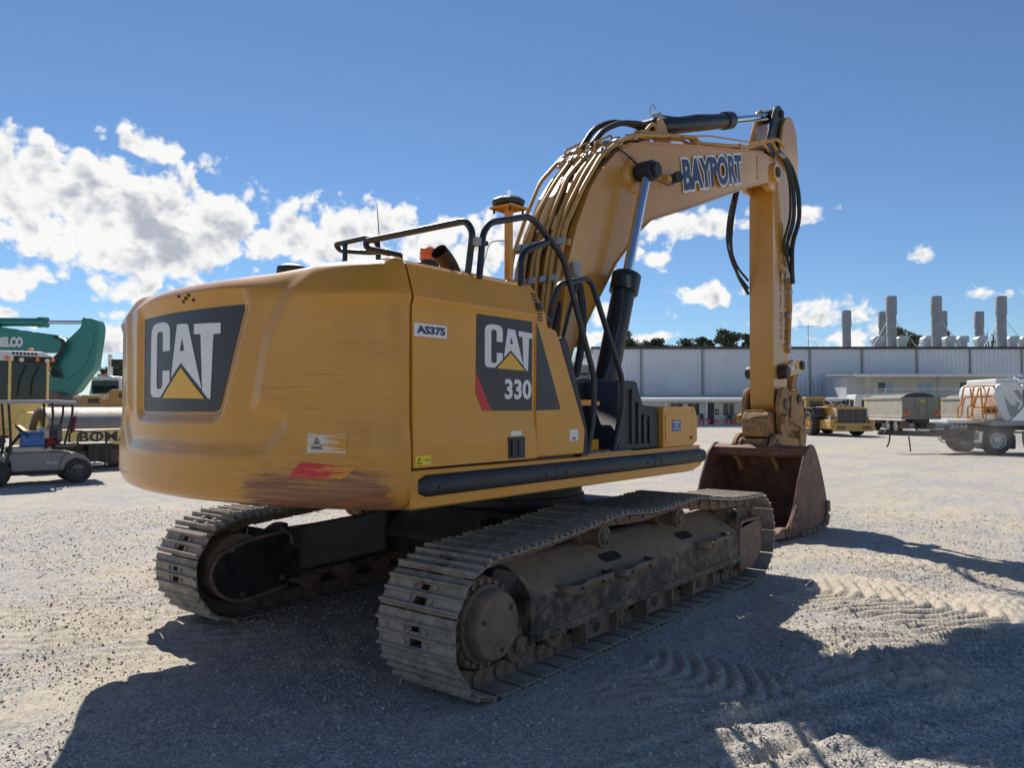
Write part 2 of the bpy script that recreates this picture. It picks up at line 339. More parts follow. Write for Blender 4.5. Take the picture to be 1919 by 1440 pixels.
def height(x, y):
    d = np.hypot(x + 4, y + 3); near = 1 - sst(d, 9, 26)
    h = (vnoise(x, y, .5, 1) - .5) * .05 + (vnoise(x, y, 1.7, 2) - .5) * .024 + ((vnoise(x, y, 5, 3) - .5) * .016 + (vnoise(x, y, 13, 4) - .5) * .012 + (vnoise(x, y, 29, 5) - .5) * .008) * (.35 + .65 * near)
    # crawler imprints: bands of curved ribs
    def band(x0, y0, ang, length, wid, curve, pitch, amp):
        c, s = math.cos(ang), math.sin(ang); a = (x - x0) * c + (y - y0) * s; b = -(x - x0) * s + (y - y0) * c
        m = sst(a, -.1, .2) * (1 - sst(a, length - .3, length)) * (1 - sst(np.abs(b), wid * .75, wid)) * (.55 + .45 * sst(vnoise(x, y, 3, 9), .2, .6))
        ph = (a + curve * (np.sqrt(b * b + .02) - .14) + .04 * vnoise(x, y, 4, 8)) / pitch * 2 * np.pi
        return m * (np.abs(np.sin(ph * .5)) ** .7 * amp - .3 * amp) + .012 * (1 - sst(np.abs(np.abs(b) - wid), 0, .14)) * sst(a, 0, .3) * (1 - sst(a, length - .3, length))
    h = h + band(1.80, -1.95, R(-95), 1.9, .85, .80, .135, .085) + band(-1.05, -1.85, R(-97), 1.15, .52, .95, .125, .07)
    h = h + band(-.2, -2.5, R(-80), 1.3, .5, .7, .13, .05) + band(3.4, -1.6, R(-80), 2.0, .45, .6, .12, .03)
    # straight furrows dragged sideways
    def furrow(x0, y0, ang, la, lb, pitch, amp):
        c, s = math.cos(ang), math.sin(ang); a = (x - x0) * c + (y - y0) * s; b = -(x - x0) * s + (y - y0) * c
        m = (1 - sst(np.abs(a), la * .6, la)) * (1 - sst(np.abs(b), lb * .6, lb)); return m * np.sin(b / pitch * 6.283 + 2.2 * vnoise(x, y, 1.5, 14)) * amp * (.4 + .8 * vnoise(x, y, 5, 15))
    h = h + furrow(.55, -3.35, R(-50), 1.5, .5, .10, .032) + furrow(-3.2, 2.2, R(-40), 3.0, 1.4, .16, .008) + furrow(3.5, -4.0, R(-45), 2.5, 1.0, .13, .012) + furrow(-1.6, -3.0, R(-25), 1.2, .5, .16, .02)
    # windrow of loose spoil
    q = np.hypot((x - .45) * .55 + (y + 2.75) * .3, (x - .45) * .5 - (y + 2.75) * .9 * .4); h = h + .035 * np.exp(-((x - .62 + .25 * (y + 2.8)) / .11) ** 2) * np.exp(-((y + 2.75) / .40) ** 2) * (.6 + .8 * vnoise(x, y, 9, 16))
    # rutted strip at the lower right
    a = (x + 1.7) * .86 - (y + 2.85) * .51; b = (x + 1.7) * .51 + (y + 2.85) * .86
    rut = sst(a, -.3, .2) * (1 - sst(a, 1.6, 2.2)) * (1 - sst(np.abs(b), .3, .6)); h = h + rut * (np.sin(b * 22 + 2 * vnoise(x, y, 2.5, 12)) * .022 + (vnoise(x, y, 12, 13) - .5) * .04)
    under = (np.abs(x) < 2.6) & (np.abs(np.abs(y) - 1.295) < .36); h = np.where(under, np.minimum(h, -.004), h)
    return h
def ground():
    def axis(c, half, step, gr, far):
        a = [0.0]; s = step
        while a[-1] < far:
            if a[-1] > half: s *= gr
            a.append(a[-1] + s)
        a = np.array(a); return np.concatenate([c - a[:0:-1], c + a])
    xs = axis(-.8, 5.2, .027, 1.055, 900); ys = axis(-1.6, 4.4, .027, 1.055, 900)
    X, Y = np.meshgrid(xs, ys, indexing='ij'); d = np.hypot(X, Y); Z = height(X, Y) * (1 - sst(d, 30, 60)); nx, ny = X.shape
    V_ = np.stack([X, Y, Z], -1).reshape(-1, 3); idx = np.arange(nx * ny).reshape(nx, ny)
    F_ = np.stack([idx[:-1, :-1], idx[1:, :-1], idx[1:, 1:], idx[:-1, 1:]], -1).reshape(-1, 4)
    me = bpy.data.meshes.new('ground'); me.vertices.add(len(V_)); me.vertices.foreach_set('co', V_.ravel()); me.loops.add(F_.size); me.loops.foreach_set('vertex_index', F_.ravel().astype(np.int32))
    me.polygons.add(len(F_)); me.polygons.foreach_set('loop_start', np.arange(0, F_.size, 4, dtype=np.int32)); me.update(calc_edges=True)
    bb = lambda x0, y0, ang, le, wd: (lambda a, b: sst(a, -.2, .2) * (1 - sst(a, le - .3, le + .1)) * (1 - sst(np.abs(b), wd * .6, wd * 1.1)))((X - x0) * math.cos(ang) + (Y - y0) * math.sin(ang), -(X - x0) * math.sin(ang) + (Y - y0) * math.cos(ang))
    fi = np.maximum.reduce([bb(1.80, -1.95, R(-95), 1.9, .85), bb(-1.05, -1.85, R(-97), 1.15, .52), bb(-.2, -2.5, R(-80), 1.3, .5), bb(3.4, -1.6, R(-80), 2.0, .45)]) * (.55 + .45 * vnoise(X, Y, 3, 31))
    at = me.attributes.new('fines', 'FLOAT', 'POINT'); at.data.foreach_set('value', fi.astype(np.float32).ravel())
    me.polygons.foreach_set('use_smooth', np.ones(len(F_), bool))
    o = link('ground', me, 'gravel_ground'); tag(o, 'grey gravel yard with dusty patches and crawler tracks', 'ground', kind='structure'); print('ground verts', len(V_))
ground()
def gravel():
    """loose stones as instances on a point cloud"""
    N = 220000; r = 1.2 + 13 * rng.random(N) ** 1.6; a = YAW + (rng.random(N) - .5) * 2.0; x = CAM.x + r * np.cos(a); y = CAM.y + r * np.sin(a)
    keep = vnoise(x, y, 1.3, 21) + .5 * vnoise(x, y, 4, 22) > .30 + .45 * rng.random(N); x, y = x[keep], y[keep]
    inb = (np.abs(x - 1.8) < .75) & (y < -1.9) & (y > -3.8); keep = ~(inb & (rng.random(len(x)) < .8)); x, y = x[keep], y[keep]
    keep = ~((np.abs(x) < 2.4) & (np.abs(np.abs(y) - 1.295) < .33)); x, y = x[keep], y[keep]; z = height(x, y); n = len(x)
    me = bpy.data.meshes.new('gravel'); me.vertices.add(n); me.vertices.foreach_set('co', np.stack([x, y, z + .001], -1).ravel())
    sz = me.attributes.new('sz', 'FLOAT', 'POINT'); sz.data.foreach_set('value', (.0020 + .009 * rng.random(n) ** 8 + .002 * rng.random(n)).astype(np.float32))
    ro = me.attributes.new('rot', 'FLOAT_VECTOR', 'POINT'); ro.data.foreach_set('vector', (rng.random((n, 3)) * 6.28).astype(np.float32).ravel())
    o = link('gravel', me, None); tag(o, 'loose grey stones scattered over the yard surface', 'gravel', kind='stuff')
    m = bpy.data.materials.new('stone'); m.use_nodes = True; t = NT(m.node_tree); p = t.nt.nodes['Principled BSDF']
    rnd = t.n('ShaderNodeObjectInfo').outputs['Random']; t.L.new(t.mix(rnd, (.22, .21, .19), (.54, .51, .46)), p.inputs['Base Color']); p.inputs['Roughness'].default_value = .85
    g = bpy.data.node_groups.new('scatter_stones', 'GeometryNodeTree'); g.interface.new_socket('Geometry', in_out='INPUT', socket_type='NodeSocketGeometry'); g.interface.new_socket('Geometry', in_out='OUTPUT', socket_type='NodeSocketGeometry')
    k = NT(g); gi = k.n('NodeGroupInput'); go = k.n('NodeGroupOutput'); ico = k.n('GeometryNodeMeshIcoSphere'); ico.inputs['Radius'].default_value = 1; ico.inputs['Subdivisions'].default_value = 1
    sp = k.n('GeometryNodeSetPosition'); k.L.new(ico.outputs[0], sp.inputs['Geometry'])
    ps = k.n('GeometryNodeInputPosition'); vm = k.n('ShaderNodeVectorMath', operation='MULTIPLY'); k.L.new(ps.outputs[0], vm.inputs[0]); vm.inputs[1].default_value = (1.35, 1.0, .7)
    rv = k.n('FunctionNodeRandomValue', data_type='FLOAT_VECTOR'); rv.inputs[0].default_value = (-.25,) * 3; rv.inputs[1].default_value = (.25,) * 3
    va = k.n('ShaderNodeVectorMath', operation='ADD'); k.L.new(vm.outputs[0], va.inputs[0]); k.L.new(rv.outputs[0], va.inputs[1]); k.L.new(va.outputs[0], sp.inputs['Position'])
    sm = k.n('GeometryNodeSetMaterial'); k.L.new(sp.outputs[0], sm.inputs[0]); sm.inputs['Material'].default_value = m
    mp = k.n('GeometryNodeMeshToPoints'); k.L.new(gi.outputs[0], mp.inputs[0])
    iop = k.n('GeometryNodeInstanceOnPoints'); k.L.new(mp.outputs[0], iop.inputs['Points']); k.L.new(sm.outputs[0], iop.inputs['Instance'])
    a1 = k.n('GeometryNodeInputNamedAttribute', data_type='FLOAT'); a1.inputs[0].default_value = 'sz'; a2 = k.n('GeometryNodeInputNamedAttribute', data_type='FLOAT_VECTOR'); a2.inputs[0].default_value = 'rot'
    er = k.n('FunctionNodeEulerToRotation'); k.L.new(a2.outputs[0], er.inputs[0]); k.L.new(er.outputs[0], iop.inputs['Rotation']); k.L.new(a1.outputs[0], iop.inputs['Scale'])
    k.L.new(iop.outputs[0], go.inputs[0]); md = o.modifiers.new('scatter', 'NODES'); md.node_group = g; me.materials.append(m)
gravel()
# ================================================================ BACKGROUND (each thing in its own local frame: x to the right of the view, y away, z up)
FW = Vector((math.cos(YAW), math.sin(YAW), 0)); RT = Vector((math.sin(YAW), -math.cos(YAW), 0)); HZ = 720 + math.tan(PITCH) * FPX
def G(px, d, z=0.0): p = CAM + FW * d + RT * ((px - 959.5) / FPX * d); return (p.x, p.y, z)
def local(px0, d):
    """photo column/row at local depth y -> local x / height"""
    return (lambda px, y=0.0: ((px - 959.5) * (d + y) - (px0 - 959.5) * d) / FPX), (lambda py, y=0.0: 1.656 + (HZ - py) * (d + y) / FPX)
def site(name, px, d, turn=0, z=0): return empty(name, G(px, d, z), YAW - R(90) + R(turn))
mat('wall_sheet', (.72, .74, .76), .5, .1, .05, .4, 0, 1, .08, (.5, .47, .42))
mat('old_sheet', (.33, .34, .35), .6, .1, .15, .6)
mat('gutter_dark', (.07, .06, .06), .6)
mat('render_wall', (.66, .62, .55), .8, 0, .06, .5, .1, 30)
mat('light_wall', (.74, .73, .69), .8, 0, .05, .5)
mat('grey_wall', (.55, .56, .57), .7, 0, .05, .5)
mat('concrete_pale', (.55, .53, .50), .9, 0, .1, 1.2, .2, 20)
mat('stack_grey', (.30, .315, .32), .6, .2, .12, 1.2, .1, 8)
mat('vent_metal', (.42, .44, .45), .45, .5, .1, 3)
mat('roof_sheet', (.42, .43, .44), .5, .3, .1, .6)
mat('window_frame', (.68, .68, .67), .5)
mat('teal', (.008, .22, .185), .35, 0, .06, 2, .03, 20, .1, coat=.3)
mat('roller_yellow', (.78, .50, .07), .45, 0, .08, 3, .05, 20, .2)
mat('cream', (.74, .57, .20), .5, 0, .08, 3, .05, 20, .15)
mat('drum_steel', (.34, .31, .28), .6, .3, .12, 3, .1, 30, .3)
mat('loader_yellow', (.62, .36, .08), .5, 0, .15, 3, .1, 20, .35, chips=.25)
mat('tipper_beige', (.44, .41, .34), .5, .1, .08, 1.5, .05, 10, .15)
mat('tipper_tail', (.22, .205, .17), .55, .1, .08, 1.5)
mat('silver', (.62, .63, .64), .28, .75, .04, 1.2, .02, 6)
mat('alloy', (.5, .5, .5), .35, .7, .1, 6)
mat('rail_orange', (.62, .25, .03), .5)
mat('cart_grey', (.20, .205, .21), .4, 0, .08, 3, 0, 1, .1, coat=.2)
mat('cart_roof', (.36, .36, .36), .5)
mat('seat_vinyl', (.42, .40, .36), .6, 0, .08, 5)
mat('seat_dark', (.10, .095, .09), .6)
mat('cooler_blue', (.05, .16, .42), .5)
mat('maroon', (.14, .02, .03), .5)
mat('red_cloth', (.75, .05, .03), .7)
mat('green_sign', (.01, .08, .05), .5)
mat('dump_orange', (.50, .27, .07), .5, 0, .1, 3, .05, 20, .2)
mat('bark', (.10, .075, .055), .9, 0, .25, 8)
glass('window_glass', (.035, .05, .06), .06); glass('painted_sky_glass', (.30, .40, .46), .08)  # pale panes: reflected sky is painted into the blue-grey base colour
def leafmat(name, c):
    m = bpy.data.materials.new(name); m.use_nodes = True; t = NT(m.node_tree); p = t.nt.nodes['Principled BSDF']
    ob = t.n('ShaderNodeTexCoord').outputs['Object']; t.L.new(t.mix(t.noise(ob, 1.3, 3, .6), tuple(x * .6 for x in c), tuple(x * 1.4 for x in c)), p.inputs['Base Color']); p.inputs['Roughness'].default_value = .55
    MATS[name] = m
leafmat('gum_leaf', (.085, .105, .05)); leafmat('dry_leaf', (.10, .105, .06))
def bx(name, lo, hi, m, parent, bevel=0, M=None): return MB().box(lo, hi, M).build(name, m, parent, bevel)
def FRONT(y): return lambda a, b, t: (a, y - t, b)
def wheel(parent, x, y, z, r, w, axis='x', rim='alloy', rimr=.55, name='wheel', nuts=0, side=-1):
    ax = Vector((1, 0, 0)) if axis == 'x' else Vector((0, 1, 0)); c = Vector((x, y, z)); q = lambda o, rr: (c + ax * o, rr)
    h = w / 2; ty = MB().rings([q(-h * .8, r * rimr), q(-h, r * .72), q(-h, r * .9), q(-h * .75, r * .985), q(-h * .2, r), q(h * .2, r), q(h * .75, r * .985), q(h, r * .9), q(h, r * .72), q(h * .8, r * rimr)], 28, False).build(name, 'rubber', parent, sm=40)
    for s in (side,) if side else (-1, 1):
        rm = MB().rings([q(s * h * .70, r * rimr * 1.02), q(s * h * .92, r * rimr * 1.0), q(s * h * .88, r * rimr * .9), q(s * h * .45, r * rimr * .82), q(s * h * .40, r * rimr * .45), q(s * h * .75, r * rimr * .40), q(s * h * .80, r * rimr * .2), q(s * h * .8, .001)], 24, False).build('rim', rim, ty, sm=40)
        for k in range(nuts):
            a = 2 * math.pi * k / nuts; up = Vector((0, 0, 1)); sd_ = ax.cross(up); p = c + ax * (s * h * .42) + (up * math.cos(a) + sd_ * math.sin(a)) * r * rimr * .64
            MB().cyl(p, p + ax * s * h * .10, r * rimr * .09, n=8).build('rim_hole', 'hose', rm)
    return ty
def window(parent, x0, x1, z0, z1, y, m='window_glass', split=True, fr=.05, name='window'):
    w = bx(name, (x0, y - .05, z0), (x1, y - .02, z1), 'window_frame', parent)
    n = 2 if split else 1; W = (x1 - x0 - fr) / n
    for k in range(n): bx('pane', (x0 + fr + k * W, y - .058, z0 + fr), (x0 + k * W + W, y - .04, z1 - fr), m if not isinstance(m, (list, tuple)) else m[k], w)
    return w
# ---------------------------------------------------------------- warehouse
def warehouse():
    d = 73.0; k = d / FPX; X = lambda px: (px - 1112) * k; Zr = lambda py: 1.656 + (HZ - py) * k; H = 7.3
    w = tag(site('warehouse', 1112, d), 'long pale grey corrugated metal warehouse across the back of the yard', 'warehouse')
    seams = [1112, 1201, 1316, 1412, 1517, 1615, 1718, 1818, 1915, 2015, 2115, 2215]
    for a, b in zip(seams, seams[1:]):
        x0, x1 = X(a), X(b); n = int((x1 - x0) / .38); p = (x1 - x0) / n; A = []; 
        for i in range(n): A += [(x0 + i * p, 0), (x0 + i * p + p * .55, 0), (x0 + i * p + p * .65, -.045), (x0 + i * p + p * .9, -.045)]
        A.append((x1, 0)); MB().strip([(x, y, 0) for x, y in A], [(x, y, H) for x, y in A]).build('wall_panel', 'wall_sheet', w, sm=10)
    for a in seams[1:-1]:
        MB().cyl((X(a), -.12, 0), (X(a), -.12, H - .1), .075, n=8).build('downpipe', 'stack_grey', w)
        bx('seam_strip', (X(a) + .12, -.07, 0), (X(a) + .2, -.05, H - .1), 'window_frame', w)
    L_ = X(2215)
    bx('gutter', (-.2, -.3, H - .12), (L_, .05, H + .1), 'gutter_dark', w)
    MB().prism([(0, H + .02), (14, H + 1.2), (28, H + .02), (28, H - .1), (0, H - .1)], lambda a, b, t: (t, a, b), -.15, L_).build('roof', 'roof_sheet', w)
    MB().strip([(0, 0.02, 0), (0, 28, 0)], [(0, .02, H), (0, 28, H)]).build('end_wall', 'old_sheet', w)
    bx('back_wall', (0, 27.9, 0), (L_, 28, H), 'wall_sheet', w)
    # older lower bay at the left end with dark louvres
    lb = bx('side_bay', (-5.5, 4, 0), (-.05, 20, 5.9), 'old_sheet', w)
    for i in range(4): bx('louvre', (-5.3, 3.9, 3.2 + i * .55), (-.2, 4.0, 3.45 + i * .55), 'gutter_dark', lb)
    return w
warehouse()
def stacks():
    for i, (px, top, row, nm) in enumerate(((1588, 582, 1, 'leftmost of the roof stacks, standing alone with clear sky beside it'), (1657, 584, 1, 'shorter grey roof stack half hidden behind the tall stack second from the left'), (1672.5, 555, 0, 'tall grey roof stack in front of a shorter one, first of the three tall ones'),
                                            (1757, 555, 0, 'tall grey roof stack in the middle of the three tall ones'), (1768, 583, 1, 'slim edge of a shorter grey stack peeping out behind the middle tall stack'), (1837, 584, 1, 'shorter grey roof stack standing alone over the ventilation hoods'), (1879, 555, 0, 'rightmost tall grey roof stack near the edge of the view'))):
        d = 79.0 if row == 0 else 91.0; k = d / FPX; r = (9 if row == 0 else 8) * k; zt = 1.656 + (HZ - top) * k; base = 7.4
        s = tag(site('exhaust_stack', px, d), nm if nm.startswith(('tall', 'shorter', 'slim', 'right', 'left')) else nm, 'chimney', 'steel stacks on the warehouse roof')
        MB().rings([((0, 0, base), r * .96), ((0, 0, zt - 1.9), r * .96)], 24).build('pipe', 'stack_grey', s, sm=40)
        MB().rings([((0, 0, zt - 1.9), r * .97), ((0, 0, zt - 1.85), r * 1.10), ((0, 0, zt - .1), r * 1.10), ((0, 0, zt), r * 1.02), ((0, 0, zt - .3), r * .9)], 24).build('cap_sleeve', 'stack_grey', s, sm=40)
        for z in (base + (zt - base) * .3, base + (zt - base) * .55): MB().rings([((0, 0, z), r * .96), ((0, 0, z), r * 1.03), ((0, 0, z + .08), r * 1.03), ((0, 0, z + .08), r * .96)], 24, False).build('band', 'stack_grey', s)
        if row == 0:
            for sx in (-1, 1): MB().cyl((sx * r, -.1, base + 3.0), (sx * (r + 2.1), -.8, base - .1), .03, n=6).build('guy_wire', 'window_frame', s)
stacks()
def vents():
    names = ['hooded roof vent left of the first tall stack', 'hooded roof vent just right of the first tall stack', 'hooded roof vent left of the middle tall stack', 'hooded roof vent right of the middle tall stack', 'hooded roof vent between the middle stack and the lone short stack', 'hooded roof vent under the lone short stack', 'hooded roof vent right of the rightmost stack', 'hooded roof vent at the edge of the view']
    for px, nm in zip((1645, 1690, 1739, 1779, 1803, 1839, 1897, 1922), names):
        d = 82.0; k = d / FPX; v = tag(site('roof_vent', px, d), nm, 'roof vent', 'hooded vents on the warehouse roof'); s = 10.5 * k
        bx('vent_base', (-s * .75, -s * .6, 7.4), (s * .75, s * .6, 8.65), 'vent_metal', v)
        MB().prism([(-s, 8.62)] + [(-s * math.cos(R(a)), 8.8 + s * .75 * math.sin(R(a))) for a in range(0, 100, 10)] + [(s * .85, 8.8 + s * .75), (s, 8.8 + s * .55), (s, 8.62)], lambda a, b, t: (a, t, b), -s * .8, s * .8).build('hood', 'vent_metal', v, .03)
        bx('hood_rim', (-s * 1.03, -s * .84, 8.58), (s * 1.03, s * .84, 8.68), 'vent_metal', v)
    a = tag(site('tv_aerial', 1516, 80.0), 'thin television aerial on a guyed mast above the warehouse roof', 'aerial'); k = 80 / FPX
    MB().cyl((0, 0, 7.3), (0, 0, 10.15), .035, n=6).build('mast', 'stack_grey', a); MB().cyl((-1.2, 0, 10.05), (1.2, 0, 10.1), .025, n=6).build('boom', 'stack_grey', a)
    for i in range(6): MB().cyl((-1.1 + i * .42, -.35, 10.07), (-1.1 + i * .42, .35, 10.07), .015, n=5).build('element', 'stack_grey', a)
    for sx in (-1.25, 1.25): MB().cyl((0, 0, 9.3), (sx, -.4, 7.35), .014, n=5).build('guy_wire', 'window_frame', a)
vents()
def offices():
    # single-storey office with verandah
    d = 68.0; k = d / FPX; X = lambda px: (px - 1155) * k; Z = lambda py: 1.656 + (HZ - py) * k
    v = tag(site('verandah_office', 1155, d), 'low cream office with a white-posted verandah in front of the warehouse', 'office')
    L_ = X(1592)
    bx('wall', (0, 0, 0), (L_, 3.6, 2.35), 'light_wall', v)
    bx('floor_slab', (0, -1.6, .0), (L_, 0, .16), 'grey_wall', v)
    MB().prism([(-1.9, 2.32), (3.8, 2.72), (3.8, 2.80), (-1.9, 2.40)], lambda a, b, t: (t, a, b), -.3, L_ + .2).build('verandah_roof', 'roof_sheet', v)
    bx('fascia', (-.3, -1.98, 2.18), (L_ + .2, -1.91, 2.40), 'window_frame', v)
    for px in (1160, 1241, 1315, 1388, 1462, 1540): bx('post', (X(px) - .06, -1.75, .16), (X(px) + .06, -1.63, 2.3), 'window_frame', v)
    dr = bx('door', (X(1323), -.04, .16), (X(1338), .0, 2.05), 'gutter_dark', v); bx('door_handle', (X(1336), -.09, 1.05), (X(1337), -.045, 1.15), 'alloy', dr)
    for a, b in ((1255, 1280), (1288, 1311), (1354, 1376), (1392, 1404), (1566, 1587)): window(v, X(a), X(b), .95, 2.05, 0)
    sg = bx('first_aid_sign', (X(1339.5), -.03, .95 + .05), (X(1347), -.01, 1.52), 'green_sign', v)
    cx = X(1343.2); bx('cross_bar', (cx - .12, -.04, 1.23), (cx + .12, -.031, 1.31), 'decal_white', sg); bx('cross_bar', (cx - .04, -.046, 1.15), (cx + .04, -.041, 1.39), 'decal_white', sg)
    # bunting
    b = tag(site('bunting', 1305, d - 3.0), 'string of small red triangular flags along the verandah front', 'bunting'); kk = (d - 3) / FPX
    MB().tube([((px - 1305) * kk, 0, .62 + .03 * math.sin(px * .3)) for px in range(1300, 1592, 12)], .012, 5).build('rope', 'hose', b)
    MB().cyl((-.25, 0, 0), (-.25, 0, .75), .03, n=6).build('stake', 'hose', b); MB().cyl((12.9, 0, 0), (12.9, 0, .75), .03, n=6).build('stake', 'hose', b)
    for i, px in enumerate(list(range(1311, 1410, 16)) + list(range(1500, 1590, 17))):
        x = (px - 1305) * kk; MB().prism([(x - .2, .62), (x + .2, .62), (x + .02, .20)], FRONT(0), -.006, .006).build('flag', 'red_cloth', b)
    for j, (px, lab) in enumerate(((1367, 'dark plastic chair left of the table on the verandah'), (1385, 'dark plastic chair beside the verandah post right of the window'), (1318, 'dark plastic chair just left of the dark office door'))):
        c = tag(site('plastic_chair', px, d - .9, 20 * j - 10, .16), lab, 'chair', 'chairs on the verandah')
        for sx in (-.2, .2):
            for sy in (-.2, .2): bx('leg', (sx - .025, sy - .025, 0), (sx + .025, sy + .025, .45), 'seat_dark', c)
        bx('seat', (-.24, -.24, .45), (.24, .24, .49), 'seat_dark', c, .01); MB().prism(rpoly([(-.24, .5), (.24, .5), (.2, .95), (-.2, .95)], .06), FRONT(.24), -.02, .02).build('backrest', 'seat_dark', c)
    t = tag(site('patio_table', 1376, d - .9, 0, .16), 'small dark table between two chairs on the verandah', 'table')
    bx('table_top', (-.4, -.3, .68), (.4, .3, .72), 'seat_dark', t)
    for sx in (-.33, .33): bx('leg', (sx - .03, -.03, 0), (sx + .03, .03, .68), 'seat_dark', t)
    # two-storey block with balcony
    d = 66.0; k = d / FPX; X = lambda px: (px - 1590) * k
    o = tag(site('two_storey_office', 1590, d), 'beige two-storey office with glass doors and a railed balcony', 'office'); L_ = X(1885)
    bx('recess_wall', (.05, .5, 0), (X(1624), 5, 4.3), 'grey_wall', o); bx('wall', (X(1624), .0, 0), (L_, 5, 4.3), 'render_wall', o)
    bx('balcony_slab', (X(1620), -1.7, 2.05), (L_, .0, 2.25), 'light_wall', o)
    MB().prism([(-2.0, 4.28), (5.2, 4.55), (5.2, 4.66), (-2.0, 4.42)], lambda a, b, t: (t, a, b), -.3, L_ + .1).build('roof', 'roof_sheet', o)
    bx('fascia', (-.3, -2.07, 4.20), (L_ + .1, -2.01, 4.43), 'window_frame', o)
    bx('pilaster', (X(1757), -.12, 2.25), (X(1761), 0, 4.25), 'grey_wall', o)
    window(o, X(1644), X(1675), 2.95, 3.85, 0, ('window_glass', 'painted_sky_glass')); window(o, X(1718), X(1749), 2.27, 3.80, 0, 'painted_sky_glass', name='glass_door'); window(o, X(1798), X(1828), 2.95, 3.85, 0, ('window_glass', 'painted_sky_glass'))
    for a, b in ((1640, 1668), (1720, 1750), (1800, 1830)): window(o, X(a), X(b), .9, 1.8, 0)
    rl = bx('railing_top', (X(1622), -1.68, 3.18), (L_, -1.62, 3.24), 'window_frame', o); bx('railing_bottom', (X(1622), -1.68, 2.33), (L_, -1.63, 2.37), 'window_frame', rl)
    x = X(1622)
    while x < L_: bx('baluster', (x, -1.665, 2.37), (x + .035, -1.635, 3.18), 'window_frame', rl); x += .17
    for px in (1622, 1640, 1700, 1776, 1850): bx('railing_post', (X(px), -1.69, 2.2), (X(px) + .08, -1.61, 3.24), 'window_frame', rl); 
    for px in (1632, 1700, 1776, 1850): bx('column', (X(px), -1.6, 0), (X(px) + .14, -1.46, 2.05), 'window_frame', o)
    MB().cyl((X(1634), -.08, 2.25), (X(1634), -.08, 4.25), .04, n=6).build('downpipe', 'window_frame', o)
    fl = tag(site('flood_lamp', 1586, 71.5, 0, 4.55), 'small dark flood lamp on the warehouse wall beside the office roof', 'lamp')
    MB().cyl((0, 1.3, .1), (0, -.3, .05), .03, n=6).build('bracket', 'hose', fl); bx('lamp_head', (-.35, -.5, -.02), (-.02, -.25, .12), 'hose', fl); bx('lamp_head', (.02, -.5, .06), (.32, -.25, .2), 'hose', fl)
    ap = MB().box((-12, -4.5, .012), (40, 0, .05)).build('concrete_apron', 'concrete_pale', None); ap.location = G(1155, 68.0); ap.rotation_euler = (0, 0, YAW - R(90)); ap.data.update(); tag(ap, 'pale concrete strip in front of the offices', 'pavement', kind='structure')
offices()
# ---------------------------------------------------------------- trees
def leaf_cloud(centres, n, size):
    """many small leaf faces spread through overlapping clumps"""
    mb = MB(); C = np.array([c[:3] for c in centres]); Rr = np.array([c[3] for c in centres]); w = Rr ** 2; w = w / w.sum(); ix = rng.choice(len(C), n, p=w)
    u = rng.normal(size=(n, 3)); u /= np.linalg.norm(u, axis=1)[:, None]; rad = rng.random(n) ** .45; P = C[ix] + u * (Rr[ix] * rad)[:, None] * (1, 1, .72)
    a = rng.normal(size=(n, 3)); a /= np.linalg.norm(a, axis=1)[:, None]; b = np.cross(a, rng.normal(size=(n, 3))); b /= np.linalg.norm(b, axis=1)[:, None]; s = size * (.5 + rng.random(n))[:, None]
    V_ = np.stack([P - a * s, P + b * s * .45, P + a * s, P - b * s * .45], 1).reshape(-1, 3); F_ = np.arange(n * 4).reshape(-1, 4)
    me = bpy.data.meshes.new('crown'); me.from_pydata(V_.tolist(), [], F_.tolist()); me.update(); return me
def tree(px, d, top, wpx, label, clumps, m='gum_leaf', n=3800, bare=False, size=.19):
    k = d / FPX; H = 1.656 + (HZ - top) * k; W = wpx * k / 2; t = tag(site('gum_tree' if not bare else 'bare_tree', px, d), label, 'tree', 'trees behind the buildings')
    tr = MB(); tr.rings([((0, 0, 0), .32), ((.1, 0, H * .3), .24), ((-.05, .1, H * .55), .16), ((.05, 0, H * .85), .05)], 8); cs = []
    for (cx, cz, cr) in [(a, b * .97, c * 1.15) for a, b, c in clumps] + [(a * .8, b - .13, c * 1.4) for a, b, c in clumps]:
        c = Vector((cx * W, random.uniform(-.3, .3) * W, H * cz)); tr.rings([((0, 0, H * max(.25, cz - .4)), .11), (c * .6 + Vector((0, 0, H * cz * .36)), .07), (c, .03)], 6)
        if bare:
            for q in range(7):
                e = c + Vector((random.uniform(-.5, .5) * W, random.uniform(-.3, .3) * W, random.uniform(.0, .16) * H)); tr.rings([(c * .9 + Vector((0, 0, 0)), .03), (e, .008)], 4)
        cs += [(c.x + random.uniform(-.4, .4) * cr * W, c.y + random.uniform(-.4, .4) * cr * W, c.z + random.uniform(-.35, .35) * cr * W, cr * W * random.uniform(.35, .7)) for _ in range(7)]
    tr.build('trunk', 'bark', t)
    if not bare: link('crown', leaf_cloud(cs, n, size), m, t)
    else: link('crown', leaf_cloud(cs, 60, .12), m, t)
tree(1182, 100, 614, 70, 'dark gum tree over the warehouse roof just right of the boom cylinder', ((-.4, .90, .45), (.1, .84, .5), (.6, .78, .4), (-.1, .97, .3)))
tree(1222, 104, 624, 60, 'low round gum tree on the roofline left of the open gap of sky', ((-.4, .88, .5), (.3, .92, .45), (.8, .85, .4)))
tree(1285, 106, 628, 70, 'broad low gum tree on the roofline left of the stick', ((-.6, .88, .4), (0, .92, .45), (.6, .90, .4), (.2, .85, .5)))
tree(1322, 103, 624, 44, 'small feathery gum tree between two broader ones on the roofline', ((-.3, .93, .5), (.4, .90, .5)))
tree(1367, 100, 612, 60, 'tallest gum tree on the roofline close to the left of the stick', ((-.2, .95, .5), (.5, .90, .45), (-.7, .88, .4)))
